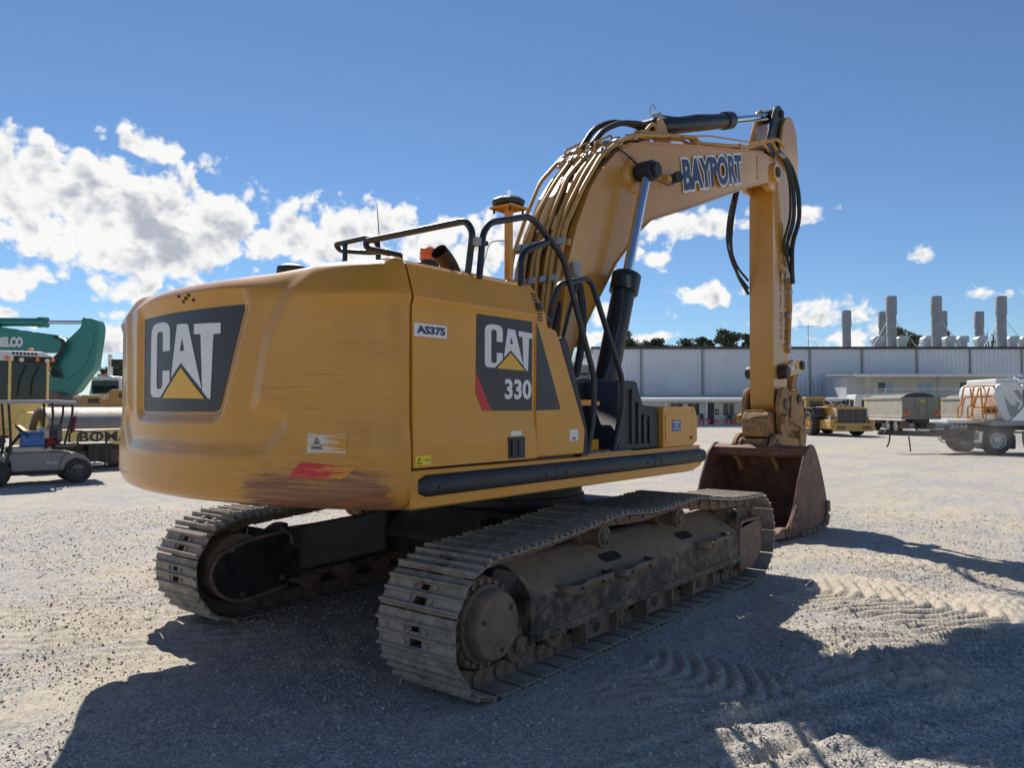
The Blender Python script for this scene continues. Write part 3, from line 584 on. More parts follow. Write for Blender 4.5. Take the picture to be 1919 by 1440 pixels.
tree(1402, 104, 616, 40, 'narrow gum tree half hidden behind the stick', ((-.1, .94, .5), (.4, .86, .5)))
tree(1700, 112, 608, 66, 'dark gum tree showing between the tall roof stacks', ((-.6, .95, .45), (.2, .88, .5), (.7, .86, .4)))
tree(1775, 112, 612, 50, 'dark gum tree behind the middle pair of roof stacks', ((-.4, .95, .4), (.3, .88, .5)))
tree(1860, 100, 612, 44, 'bare leafless tree beside the rightmost roof stack', ((-.5, .90, .4), (.2, .94, .4), (.6, .88, .4)), bare=True)
tree(215, 70, 672, 60, 'dry bushy tree behind the white truck at the left', ((-.4, .8, .5), (.3, .86, .5), (.8, .76, .4)), 'dry_leaf')
tree(118, 90, 622, 40, 'feathery tree top rising behind the teal boom', ((-.3, .94, .4), (.4, .92, .4)), 'dry_leaf', 900)
tree(40, 120, 742, 260, 'long low dark treeline behind the machines at the left edge', ((-.8, .8, .16), (-.4, .86, .2), (0, .82, .2), (.4, .85, .2), (.8, .84, .16)), 'dry_leaf')
# ================================================================ EXCAVATOR (machine axes = world axes, X forward)
EX = tag(empty('excavator'), 'large yellow crawler excavator standing in the middle of the gravel yard', 'excavator')
YS = -1.45                                   # plane of the right-hand side panels
LOGO = {'C': [rpoly([(.39, .64), (.39, 1.03), (0, 1.03), (0, .03), (.215, .03), (.39, .23), (.39, .38), (.26, .38), (.26, .14), (.135, .14), (.135, .91), (.26, .91), (.26, .64)],
                    [0, .14, .16, .13, 0, 0, 0, 0, .06, .05, .05, .06, 0])],
        'A': [[(.51, .97), (.59, .97), (.59, .80), (.555, .62), (.59, .62), (.59, .47), (.578, .47), (.42, .285)],
              [(.59, .97), (.675, .96), (.875, .125), (.59, .458), (.59, .62), (.632, .62), (.59, .80)]],
        'T': [[(.765, .95), (1.096, .93), (1.096, .80), (1.012, .80), (.985, .0), (.96, .0), (.885, .10), (.855, .81), (.765, .82)]],
        'tri': [[(.262, .02), (.578, .405), (.915, .0)]]}
# ---------------------------------------------------------------- counterweight
CR = 3.08
def cw_outline():
    half = [(-math.sqrt(CR * CR - y * y), y) for y in np.linspace(0, -1.2, 75)]
    p0 = Vector((half[-1][0], -1.2)); p3 = Vector((-2.575, YS)); t0 = Vector((1.2, half[-1][0])).normalized(); p1 = p0 + t0 * .18; p2 = p3 + Vector((-.13, 0))
    for i in range(1, 26):
        t = i / 25; q = p0 * (1 - t) ** 3 + p1 * 3 * t * (1 - t) ** 2 + p2 * 3 * t * t * (1 - t) + p3 * t ** 3; half.append((q.x, q.y))
    return [(x, -y) for x, y in half[:0:-1]] + half
def sdf_poly(P, poly):
    poly = np.array(poly); d = np.full(len(P), 1e9); ins = np.zeros(len(P), bool); n = len(poly)
    for i in range(n):
        a, b = poly[i], poly[(i + 1) % n]; e = b - a; w = P - a
        t = np.clip((w @ e) / (e @ e), 0, 1); d = np.minimum(d, np.hypot(*(w - t[:, None] * e).T))
        c = (a[1] > P[:, 1]) != (b[1] > P[:, 1])
        with np.errstate(divide='ignore', invalid='ignore'): xx = (b[0] - a[0]) * (P[:, 1] - a[1]) / (b[1] - a[1]) + a[0]
        ins ^= c & (P[:, 0] < xx)
    return np.where(ins, -d, d)
REC1 = rpoly([(-.93, 2.6), (-.90, 2.39), (-.71, 2.03), (-.63, 1.62), (-.86, 1.585), (-.73, 1.455), (.80, 1.455), (.93, 1.585), (.80, 1.62), (.84, 2.03), (.93, 2.39), (.95, 2.6)], .05)
BADGE = rpoly([(.665, 2.245), (-.555, 2.245), (-.345, 1.63), (.65, 1.63)], .05, 6)
def cw_depth(P):
    a = sdf_poly(P, REC1); b = sdf_poly(P, BADGE); d = .030 * sst(-a, -.095, .02)
    return d + .036 * sst(-b, -.075, .0)
def cw_x(y, z, off=0): 
    P = np.array([[y, z]]); return -math.sqrt(CR * CR - y * y) + float(cw_depth(P)[0]) - off
def counterweight():
    O = cw_outline(); n = len(O)
    prof = [(.50, 1.12), (.12, 1.116), (.06, 1.12), (.025, 1.14), (.006, 1.175), (0, 1.22)] + [(0, z) for z in np.linspace(1.24, 2.25, 70)] + \
           [(.004, 2.265), (.014, 2.29), (.03, 2.33), (.05, 2.37), (.072, 2.405), (.10, 2.43), (.14, 2.446), (.22, 2.452), (.75, 2.455)]
    vs = []; O_ = np.array(O); T = np.gradient(O_, axis=0); N = np.stack([-T[:, 1], T[:, 0]], 1); N /= np.linalg.norm(N, axis=1)[:, None]
    if N[n // 2][0] > 0: N = -N
    for i in range(n):
        x, y = O[i]; rear = 1 - sst(abs(y), .35, 1.25); side = sst(abs(y), 1.40, 1.45)
        col_ = []
        for k, z in prof:
            kk = k * (1 - .45 * side) + (.07 * rear * sst(z, 2.27, 2.44) if z > 2.27 else 0)
            fl = float(sst(abs(y), .95, 1.3)); kk -= fl * (.016 * float(1 - sst(z, 1.40, 1.63)) * float(sst(z, 1.14, 1.25)) + .014 * float(sst(z, 2.185, 2.24)) * float(1 - sst(z, 2.25, 2.36)))
            zz = z + (.085 * rear * max(0, 1 - (z - 2.24) / .2) if z > 2.24 else 0) - (.022 * rear * float(sst(z, 2.38, 2.44)))
            col_.append((x - N[i][0] * kk, y - N[i][1] * kk, zz + (.012 * side if z > 2.3 else 0)))
        vs.append(col_)
    A = np.array(vs); P = A[:, :, 1:].reshape(-1, 2); D = cw_depth(P).reshape(n, -1)
    nx = np.clip(-N[:, 0], .2, 1)[:, None]; A[:, :, 0] += D * nx * (np.abs(A[:, :, 1]) < 1.2)
    m = A.shape[1]; mb = MB(); mb.v = [tuple(p) for p in A.reshape(-1, 3)]
    mb.f = [(i * m + j, (i + 1) * m + j, (i + 1) * m + j + 1, i * m + j + 1) for i in range(n - 1) for j in range(m - 1)]
    mb.f.append(tuple(range(m))); mb.f.append(tuple((n - 1) * m + j for j in range(m))[::-1])      # end faces towards the house
    mb.f.append(tuple(i * m for i in range(n))); mb.f.append(tuple(i * m + m - 1 for i in range(n))[::-1])
    o = mb.build('counterweight', 'counterweight_paint', EX, sm=40)
    # badge panel: grid clipped row by row to the rounded outline
    mb = MB(); zs = np.linspace(1.6305, 2.2345, 60); q = np.array(BADGE); rows = []
    for z in zs:
        xs = []
        for i in range(len(q)):
            a, b = q[i], q[(i + 1) % len(q)]
            if (a[1] - z) * (b[1] - z) <= 0 and a[1] != b[1]: xs.append(a[0] + (b[0] - a[0]) * (z - a[1]) / (b[1] - a[1]))
        rows.append([(cw_x(y, z, .0035), y, z) for y in np.linspace(min(xs) + .004, max(xs) - .004, 40)])
    for a, b in zip(rows, rows[1:]): mb.strip(a, b)
    pn = mb.build('badge_panel', 'decal_black', o)
    for k, ms in (('C', 'decal_white'), ('A', 'decal_white'), ('T', 'decal_white'), ('tri', 'decal_yellow')):
        flat_piece('logo_letter' if k != 'tri' else 'logo_triangle', LOGO[k], lambda a, b, t: (cw_x(.50 - a * .771, 1.706 + b * .468, .0055 + t), .50 - a * .771, 1.706 + b * .468), ms, o, .002, 4)
    # stickers on the right rear corner follow the outline
    def surf(y, z, off):
        i = int(np.argmin(np.abs(O_[:, 1] - y))); i = min(max(i, 1), n - 2); j = i if O_[i, 1] >= y else i - 1
        t = (y - O_[j, 1]) / (O_[j + 1, 1] - O_[j, 1]) if O_[j + 1, 1] != O_[j, 1] else 0
        p = O_[j] * (1 - t) + O_[j + 1] * t
        d = float(cw_depth(np.array([[y, z]]))[0]) * max(.2, -N[j][0]) if abs(y) < 1.2 else 0
        off += float(sst(abs(y), .95, 1.3)) * .016 * float(1 - sst(z, 1.40, 1.63)) * float(sst(z, 1.14, 1.25))
        return (p[0] + d + N[j][0] * off, p[1] + N[j][1] * off, z)
    def sticker(name, poly, m, off=.003, sub=6):
        mb = MB(); q = np.array(poly); z0, z1 = q[:, 1].min(), q[:, 1].max(); rows = []
        for z in np.linspace(z0 + 1e-4, z1 - 1e-4, 10):
            xs = [q[i][0] + (q[(i + 1) % len(q)][0] - q[i][0]) * (z - q[i][1]) / (q[(i + 1) % len(q)][1] - q[i][1]) for i in range(len(q)) if (q[i][1] - z) * (q[(i + 1) % len(q)][1] - z) <= 0 and q[i][1] != q[(i + 1) % len(q)][1]]
            rows.append([surf(y, z, off) for y in np.linspace(min(xs), max(xs), 24)])
        for a, b in zip(rows, rows[1:]): mb.strip(a, b)
        return mb.build(name, m, o)
    worn('worn_red', (.62, .02, .035), YEL); worn('worn_white', (.66, .62, .56), YEL)
    sticker('reflector_sticker', rpoly([(-.915, 1.285), (-.985, 1.365), (-1.31, 1.36), (-1.23, 1.285)], .012), 'worn_red')
    sticker('warning_sticker', [(-1.03, 1.417), (-1.03, 1.521), (-1.25, 1.521), (-1.25, 1.417)], 'worn_white')
    mb = MB()
    sticker('warning_triangle', [(-1.05, 1.435), (-1.085, 1.505), (-1.12, 1.435)], 'worn_tri', .005) if 'worn_tri' in MATS else None
    for y, z in ((.035, 2.322), (-.075, 2.320), (-.106, 2.289), (.004, 2.289), (-.035, 2.304)):
        x = cw_x(y, z); MB().cyl((x + .01, y, z), (x - .004, y, z), .010, n=10).build('bolt_hole', 'hose', o)
    # second item on top: lifting eye cover
    MB().rings([((-2.62, -.48, 2.45), .09), ((-2.62, -.48, 2.50), .085), ((-2.62, -.48, 2.515), .05)], 20).build('lifting_cap', 'black_plastic', o)
def worn(name, c, under):
    m = bpy.data.materials.new(name); m.use_nodes = True; t = NT(m.node_tree); p = t.nt.nodes['Principled BSDF']
    ob = t.n('ShaderNodeTexCoord').outputs['Object']; Y = t.n('ShaderNodeSeparateXYZ', inp={0: ob}).outputs[1]
    nz = t.noise(t.mapping(ob, (3, 3, 60)), 2, 7, .65); k = t.ss(t.m('ADD', nz, t.ss(Y, -1.0, -1.3, 0, .18)), .56, .62)
    t.L.new(t.mix(k, c, under), p.inputs['Base Color']); p.inputs['Roughness'].default_value = .5; MATS[name] = m
worn('worn_tri', (.10, .09, .08), (.6, .56, .5))
counterweight()
# ---------------------------------------------------------------- house: side panels, hood, skirt
XZ = lambda y: (lambda a, b, t: (a, y - t, b))           # sheet on the right-hand side, t outwards
def house():
    ins = .05
    # right rear door, one bent sheet: vertical face and sloped shoulder
    def panel(name, x0, x1, front=False):
        mb = MB(); sec = [(YS - .016, 1.335), (YS - .014, 1.45), (YS - .001, 1.60), (YS, 1.64), (YS, 2.185), (YS - .002, 2.20), (YS - .014, 2.238), (YS - .014, 2.25), (YS + .045, 2.425), (YS + .075, 2.448), (YS + .12, 2.456)]
        for i in range(len(sec) - 1):
            (y0, z0), (y1, z1) = sec[i], sec[i + 1]
            mb.strip([(x0, y0, z0), (x1, y0, z0)], [(x0, y1, z1), (x1, y1, z1)])
        mb.strip([(x0, YS - .016, 1.335), (x0, YS + .05, 1.335)], [(x0, YS, 2.245), (x0, YS + .05, 2.245)])
        mb.strip([(x1, YS - .016, 1.335), (x1, YS + .05, 1.335)], [(x1, YS, 2.245), (x1, YS + .05, 2.245)])
        return mb.build(name, 'cat_yellow', EX, sm=50)
    door = panel('service_door', -2.558, -1.476)
    # dark gap behind the shut lines and the inner body
    MB().prism([(-2.60, 1.14), (-.95, 1.14), (-.95, 1.45), (-1.26, 2.08), (-1.42, 2.24), (-2.60, 2.24)], lambda a, b, t: (a, t, b), YS + .055, 1.40).build('engine_bay', 'black_paint', EX)
    MB().box((-2.57, YS + .13, 2.24), (-1.42, 1.38, 2.452)).build('hood', 'cat_yellow', EX, .02)
    fc = MB().prism([(-1.464, 1.335), (-.905, 1.335), (-.885, 1.50), (-1.19, 2.10), (-1.235, 2.17), (-1.325, 2.185), (-1.352, 2.28), (-1.464, 2.28)], XZ(YS), -.06, 0).build('front_cover', 'cat_yellow', EX, .015)
    MB().prism([(-1.464, 2.28), (-1.352, 2.28), (-1.385, 2.40), (-1.43, 2.45), (-1.464, 2.45)], lambda a, b, t: (a, YS + .012 + (b - 2.28) * .36 + t, b), 0, .06).build('corner_shoulder', 'cat_yellow', fc)
    for i in range(3):
        for zz in (2.35, 2.215):
            flat_piece('vent_slot', [rpoly([(-1.445, zz + i * .02), (-1.395, zz + i * .02 - .004), (-1.395, zz + i * .02 + .006), (-1.445, zz + i * .02 + .01)], .003, 2)], lambda a, b, t: (a, YS + (0 if b < 2.28 else .012 + (b - 2.28) * .36) - t, b), 'hose', fc, .003)
    flat_piece('side_lamp', [rpoly([(-1.435, 2.285), (-1.385, 2.285), (-1.395, 2.335), (-1.435, 2.335)], .01)], lambda a, b, t: (a, YS + .012 + (b - 2.28) * .36 - t, b), 'black_plastic', fc, .015)
    # black moulded strip down the sloping front edge
    MB().prism([(-.905, 1.30), (-.82, 1.30), (-.83, 1.50), (-1.07, 2.10), (-1.11, 2.135), (-1.20, 2.12), (-.885, 1.50)], XZ(YS + .01), -.30, 0).build('edge_guard', 'black_plastic', EX, .025, seg=3)
    # badge on the door
    bd = flat_piece('badge_panel', [[(-2.04, 2.217), (-1.504, 2.217), (-1.51, 1.636), (-1.905, 1.636), (-2.045, 1.856)]], XZ(YS), 'decal_black', door, .0025)
    flat_piece('badge_stripe', [[(-2.045, 1.856), (-1.905, 1.636), (-1.985, 1.636), (-2.048, 1.74)]], XZ(YS), 'decal_red', door, .0025)
    flat_piece('badge_tail', [[(-1.452, 2.20), (-1.196, 1.66), (-1.20, 1.642), (-1.455, 1.636)]], XZ(YS), 'decal_black', fc, .0025)
    for k, ms in (('C', 'decal_white'), ('A', 'decal_white'), ('T', 'decal_white'), ('tri', 'decal_yellow')):
        flat_piece('logo_letter' if k != 'tri' else 'logo_triangle', LOGO[k], lambda a, b, t: (-1.97 + a * .422, YS - .003 - t, 1.885 + b * .258), ms, door, .003)
    text_obj('model_number', '330', 'decal_white', door, lambda a, b: (-1.786 + a, YS - .0058, 1.705 + b), .268, .125, .035)
    idp = flat_piece('id_plate', [[(-2.542, 2.037), (-2.292, 2.037), (-2.292, 2.107), (-2.542, 2.107)]], XZ(YS), 'decal_white', door, .003)
    text_obj('id_number', 'AS375', 'navy', door, lambda a, b: (-2.527 + a, YS - .0056, 2.05 + b), .22, .045, .05)
    wl = flat_piece('warning_label', [[(-2.546, 1.349), (-2.431, 1.349), (-2.431, 1.40), (-2.546, 1.40)]], XZ(YS - .0165), 'bright_yellow', door, .003)
    flat_piece('warning_mark', [[(-2.535, 1.355), (-2.50, 1.355), (-2.518, 1.392)]], XZ(YS - .0197), 'decal_black', door, .0015)
    flat_piece('warning_mark', [[(-2.475, 1.372), (-2.445, 1.372), (-2.445, 1.378), (-2.475, 1.378)]], XZ(YS - .0197), 'decal_black', door, .0015)
    flat_piece('warning_mark', [[(-2.527, 1.36), (-2.509, 1.36), (-2.518, 1.382)]], XZ(YS - .0215), 'bright_yellow', door, .001)
    # latch handle
    h = MB(); h.box((-1.765, YS - .022, 1.343), (-1.60, YS + .01, 1.475)).build('latch_plate', 'black_plastic', door, .006)
    MB().box((-1.745, YS - .036, 1.36), (-1.70, YS - .022, 1.455)).build('latch_handle', 'black_plastic', door, .006)
    MB().box((-1.675, YS - .028, 1.36), (-1.62, YS - .022, 1.455)).build('latch_handle', 'black_plastic', door, .004)
    flat_piece('latch_label', [[(-1.735, 1.482), (-1.63, 1.482), (-1.63, 1.512), (-1.735, 1.512)]], XZ(YS - .012), 'decal_white', door, .002)
    wl = flat_piece('data_label', [[(-1.085, 1.43), (-.981, 1.43), (-.981, 1.505), (-1.085, 1.505)]], XZ(YS), 'decal_white', fc, .002)
    for i in range(5): flat_piece('label_bar', [[(-1.05 + i * .009, 1.437), (-1.046 + i * .009, 1.437), (-1.046 + i * .009, 1.455), (-1.05 + i * .009, 1.455)]], XZ(YS - .0022), 'decal_black', fc, .001)
    # lower skirt and rubber bumper
    sk = MB().prism(rpoly([(-2.565, 1.115), (.80, 1.105), (1.0, 1.15), (1.03, 1.25), (.97, 1.305), (-2.565, 1.325)], [.03, .1, .06, .05, .04, 0]), XZ(YS), -.22, 0).build('side_skirt', 'cat_yellow', EX, .012)
    bsec = [(0, 1.175), (.03, 1.182), (.05, 1.20), (.055, 1.235), (.045, 1.27), (.02, 1.29), (0, 1.293)]
    for x0, x1 in ((-2.51, -1.315), (-1.309, .015), (.021, 1.03)):
        mb = MB(); n = len(bsec)
        xs = [(x0, 0, .0), (x0 + .06, 1, 0), (x1 - .001, 1, 0), (x1, .97, 0)] if x0 < -2 else ([(x0, .97, 0), (x0 + .004, 1, 0), (x1 - .09, 1, 0), (x1 - .03, .75, 0), (x1, .1, 0)] if x1 > .5 else [(x0, .97, 0), (x0 + .004, 1, 0), (x1 - .004, 1, 0), (x1, .97, 0)])
        ring = [[(x, YS - y * k, z + (1.235 - z) * (1 - k) * .4) for y, z in bsec] for x, k, _ in xs]
        for a, b in zip(ring, ring[1:]): mb.strip(a, b)
        mb.add(ring[0], [tuple(range(n))]); mb.add(ring[-1], [tuple(range(n))])
        bp = mb.build('rubber_bumper', 'black_plastic', EX, sm=50)
        for hx in (x0 + .12, x1 - .10): MB().cyl((hx, YS - .045, 1.228), (hx, YS - .0585, 1.228), .014, n=12).build('bolt_hole', 'hose', bp)
    MB().box((-2.5, YS + .06, 1.10), (.95, 1.40, 1.15)).build('main_frame', 'black_paint', EX)
    # walkway deck
    dk = MB().box((-.90, YS + .012, 1.295), (.98, -.45, 1.325)).build('walkway_deck', 'cat_yellow', EX, .006)
    MB().box((-.86, YS + .03, 1.3255), (-.20, -1.20, 1.331)).build('tread_plate', 'galvanised', dk)
    MB().box((-.80, -1.30, 1.325), (-.47, -1.10, 1.42)).build('deck_bracket', 'cat_yellow', dk, .008)
    flat_piece('bracket_label', [[(-.78, 1.375), (-.60, 1.375), (-.60, 1.415), (-.78, 1.415)]], XZ(-1.30), 'decal_white', dk, .002)
    MB().box((-.47, -1.36, 1.325), (-.20, -1.15, 1.34)).build('deck_bracket', 'cat_yellow', dk, .004)
    # moulded black tank cover: high rear block, ribbed front block, lower shelf
    tk = MB(); tk.box((-1.02, -1.10, 1.325), (.50, -.42, 1.885))
    tank = tk.build('tank_cover', 'black_plastic', EX, .04, seg=3)
    MB().prism(rpoly([(-.36, 1.325), (.29, 1.325), (.29, 1.63), (.255, 1.665), (.035, 1.675), (-.06, 1.83), (-.10, 1.862), (-.36, 1.862)], .02, 2), XZ(-1.40), -.9, 0).build('ribbed_housing', 'black_plastic', tank, .02, seg=3)
    for i, (xa, zt) in enumerate(((-.185, 1.80), (-.085, 1.70), (.005, 1.60), (.10, 1.585))):
        MB().prism(rpoly([(xa, 1.37), (xa + .045, 1.37), (xa + .045, zt), (xa, zt)], .02, 3), XZ(-1.40), 0, .018).build('rib', 'black_plastic', tank, .007)
    MB().box((-.90, -1.34, 1.668), (-.52, -1.08, 1.70)).build('step_plate', 'cat_yellow', tank, .006)
    for i in range(6): MB().cyl((-.87 + i * .06, -1.30, 1.70), (-.87 + i * .06, -1.30, 1.712), .02, n=8).build('step_stud', 'cat_yellow', tank)
    # tool box at the front corner
    tb = MB().prism(rpoly([(.298, 1.327), (.84, 1.327), (.84, 1.665), (.298, 1.665)], [.01, .02, .07, .03]), XZ(YS + .015), -.75, 0).build('tool_box', 'cat_yellow', EX, .012)
    MB().prism(rpoly([(.85, 1.327), (.945, 1.36), (.945, 1.58), (.90, 1.655), (.85, 1.663)], [0, .03, .04, .04, .01]), XZ(YS + .02), -.75, 0).build('box_end_cap', 'cat_yellow', tb, .012)
    MB().prism(rpoly([(.33, 1.36), (.80, 1.36), (.80, 1.60), (.33, 1.60)], .03), XZ(YS + .015), 0, .006).build('box_door', 'cat_yellow', tb, .004)
    MB().cyl((.79, YS + .02, 1.395), (.79, YS + .004, 1.395), .016, n=12).build('latch', 'hose', tb)
    bl = flat_piece('fill_label', [[(.44, 1.455), (.595, 1.455), (.595, 1.552), (.44, 1.552)]], XZ(YS + .009), 'decal_blue', tb, .003)
    for i, s in enumerate(('AdBlue', 'TANK', 'FILL POINT')):
        text_obj('label_text', s, 'decal_white', tb, lambda a, b, i=i: (.455 + (.03 if i == 1 else 0) + a, YS + .0055, 1.525 - i * .028 + b), .125 - (.06 if i == 1 else 0), .018, .02)
house()
def tubes():
    T = lambda pts, r=.021, bend=.08: MB().tube(pts, r, 10, bend, 5)
    y = -1.41
    r1 = T([(-1.97, y, 2.42), (-1.935, y, 2.70), (-1.87, y, 2.775), (-1.49, y, 2.885), (-1.40, y, 2.86), (-1.114, y - .01, 2.68), (-.755, y - .03, 1.87), (-.765, y - .03, 1.60), (-.83, y - .02, 1.335)]).build('handrail', 'black_paint', EX)
    T([(-1.571, y, 2.43), (-1.56, y, 2.64), (-1.25, y, 2.772)]).build('handrail_brace', 'black_paint', r1)
    r0 = T([(-2.0, -1.345, 2.44), (-2.0, -1.385, 2.70), (-2.0, -1.33, 2.772), (-2.0, -.43, 2.77), (-2.0, -.44, 2.72), (-1.93, -.55, 2.69), (-1.8, -.55, 2.69)], .021, .06).build('handrail', 'black_paint', EX)
    T([(-1.80, -.55, 2.44), (-1.80, -.55, 2.70)], .02).build('handrail_post', 'black_paint', r0)
    cl = MB(); cl.box((-2.01, -1.42, 2.615), (-1.95, -1.36, 2.665)).build('rail_clamp', 'galvanised', r0, .006)
    MB().cyl((-2.0, -1.39, 2.64), (-1.90, -1.41, 2.64), .016, n=10).build('clamp_bolt', 'black_paint', r0)
    rf = T([(-1.2, .34, 2.44), (-1.2, .345, 2.99), (-1.2, .45, 3.06), (-1.2, .89, 3.055), (-1.15, .89, 3.01), (-1.1, .56, 2.96), (-1.1, .34, 2.94)], .022, .06).build('handrail', 'black_paint', EX)
    T([(-1.2, .763, 2.44), (-1.2, .763, 3.05)], .022).build('handrail_post', 'black_paint', rf)
    # second step rail over the tank
    y = -1.40
    r2 = T([(-1.165, -1.30, 2.05), (-1.165, -1.38, 2.38), (-1.14, y, 2.49), (-.80, y, 2.575), (-.72, y, 2.55), (-.29, y, 1.86), (-.30, y, 1.66), (-.43, y, 1.335)]).build('handrail', 'black_paint', EX)
    T([(-1.33, -1.36, 2.20), (-1.28, -1.36, 2.24), (-1.165, -1.36, 2.25)], .02, .03).build('handrail_brace', 'black_paint', r2)
    T([(-.27, -.75, 1.87), (-.25, -.75, 2.0), (.05, -.75, 2.70)], .017).build('handrail_brace', 'black_paint', r2)
    # GPS mast
    g = MB().box((-1.33, -1.125, 2.44), (-1.285, -1.08, 3.03)).build('antenna_mast', 'cat_yellow', EX, .006)
    MB().box((-1.36, -1.155, 2.44), (-1.255, -1.05, 2.52)).build('mast_foot', 'cat_yellow', g, .012)
    MB().box((-1.40, -1.20, 3.015), (-1.215, -1.005, 3.03)).build('mast_plate', 'cat_yellow', g, .002)
    MB().rings([((-1.307, -1.1, 3.03), .075), ((-1.307, -1.1, 3.045), .112), ((-1.307, -1.1, 3.072), .118), ((-1.307, -1.1, 3.092), .09), ((-1.307, -1.1, 3.10), .04)], 10).build('satellite_antenna', 'black_plastic', g, .006, 20)
    for dx, dy in ((-.07, -.07), (.07, -.07), (-.07, .07), (.07, .07)): MB().cyl((-1.307 + dx, -1.1 + dy, 2.985), (-1.307 + dx, -1.1 + dy, 3.016), .008, n=8).build('mast_bolt', 'hose', g)
    MB().tube([(-1.33, -1.08, 2.80), (-1.45, -1.05, 2.78), (-1.52, -1.02, 2.5), (-1.50, -1.02, 2.44)], .005, 6, .08).build('antenna_cable', 'decal_white', g)
    # exhaust stub: open oblique pipe
    ex = MB(); P = [(-1.52, -.80, 2.44), (-1.53, -.80, 2.56), (-1.60, -.81, 2.64), (-1.70, -.82, 2.70)]
    ex.rings([(p, .058) for p in fillet(P, .09, 6)], 18, False); ex.rings([(p, .051) for p in fillet(P, .09, 6)], 18, False)
    ex.build('exhaust_pipe', 'exhaust_brown', EX)
    MB().box((-1.56, -1.15, 2.45), (-1.20, -.55, 2.50)).build('air_filter_cover', 'black_paint', EX, .02)
    b = MB().rings([((-1.28, -.3, 2.45), .085), ((-1.28, -.3, 2.74), .085), ((-1.28, -.3, 2.76), .06)], 18).build('beacon_base', 'black_plastic', EX)
    MB().rings([((-1.28, -.3, 2.76), .062), ((-1.28, -.3, 2.80), .062), ((-1.28, -.3, 2.804), .057), ((-1.28, -.3, 2.81), .062), ((-1.28, -.3, 2.85), .058), ((-1.28, -.3, 2.865), .035)], 18).build('beacon_lens', 'amber', b)
    MB().rings([((-1.15, .38, 2.95), .006), ((-1.15, .42, 3.34), .003)], 6).build('radio_aerial', 'black_paint', EX)
    # operator cab on the far (left) side
    cb = MB().prism([(-.55, 1.32), (1.02, 1.32), (1.05, 1.75), (.82, 2.88), (.70, 2.95), (-.48, 2.95), (-.55, 2.86)], lambda a, b, t: (a, t, b), .48, 1.43).build('cab', 'black_paint', EX, .03)
    for y, s in ((.48, -1), (1.43, 1)):
        flat_piece('cab_window', [rpoly([(-.42, 1.95), (.86, 1.95), (.70, 2.80), (-.42, 2.80)], .06)], lambda a, b, t, y=y, s=s: (a, y + s * t, b), 'dark_glass', cb, .004)
    flat_piece('cab_window', [rpoly([(.56, 2.05), (1.35, 2.05), (1.35, 2.78), (.56, 2.78)], .05)], lambda a, b, t: (-.551 - t, a, b), 'dark_glass', cb, .004)
    MB().box((-2.5, 1.40, 1.15), (-.56, 1.45, 2.25)).build('left_panel', 'cat_yellow', EX, .01)
    MB().box((-.56, .45, 1.12), (1.05, 1.45, 1.325)).build('cab_floor', 'cat_yellow', EX, .02)
tubes()
# ---------------------------------------------------------------- boom, stick, cylinders (local plane turned 2 degrees to the right)
BA = R(-2.0); BO = Vector((0, -.15, 0)); BU = Vector((math.cos(BA), math.sin(BA), 0)); BV = Vector((-math.sin(BA), math.cos(BA), 0))
def bw(u, w, v=0.0): return tuple(BO + BU * u + BV * v + Vector((0, 0, w)))
BP = lambda a, b, t: bw(a, b, t)
BACK = [(.02, 1.60), (.15, 2.0), (.22, 2.25), (.274, 2.487), (.356, 2.97), (.497, 3.331), (.714, 3.72), (.904, 3.943), (1.159, 4.169), (1.40, 4.30), (1.657, 4.412), (2.424, 4.585), (4.971, 5.162)]
UNDER = [(5.06, 4.775), (4.462, 4.578), (2.666, 3.925), (1.95, 3.68), (1.801, 3.623), (1.618, 3.495), (1.43, 3.331), (1.152, 3.085), (.771, 2.624), (.613, 2.419), (.468, 2.212), (.36, 1.95), (.30, 1.60)]
TIP = [(5.12, 5.18), (5.28, 5.175), (5.43, 5.13), (5.50, 5.02), (5.50, 4.93), (5.42, 4.83), (5.28, 4.785)]
def half_w(u): return .30 - .07 * float(sst(u, 3.6, 5.0))
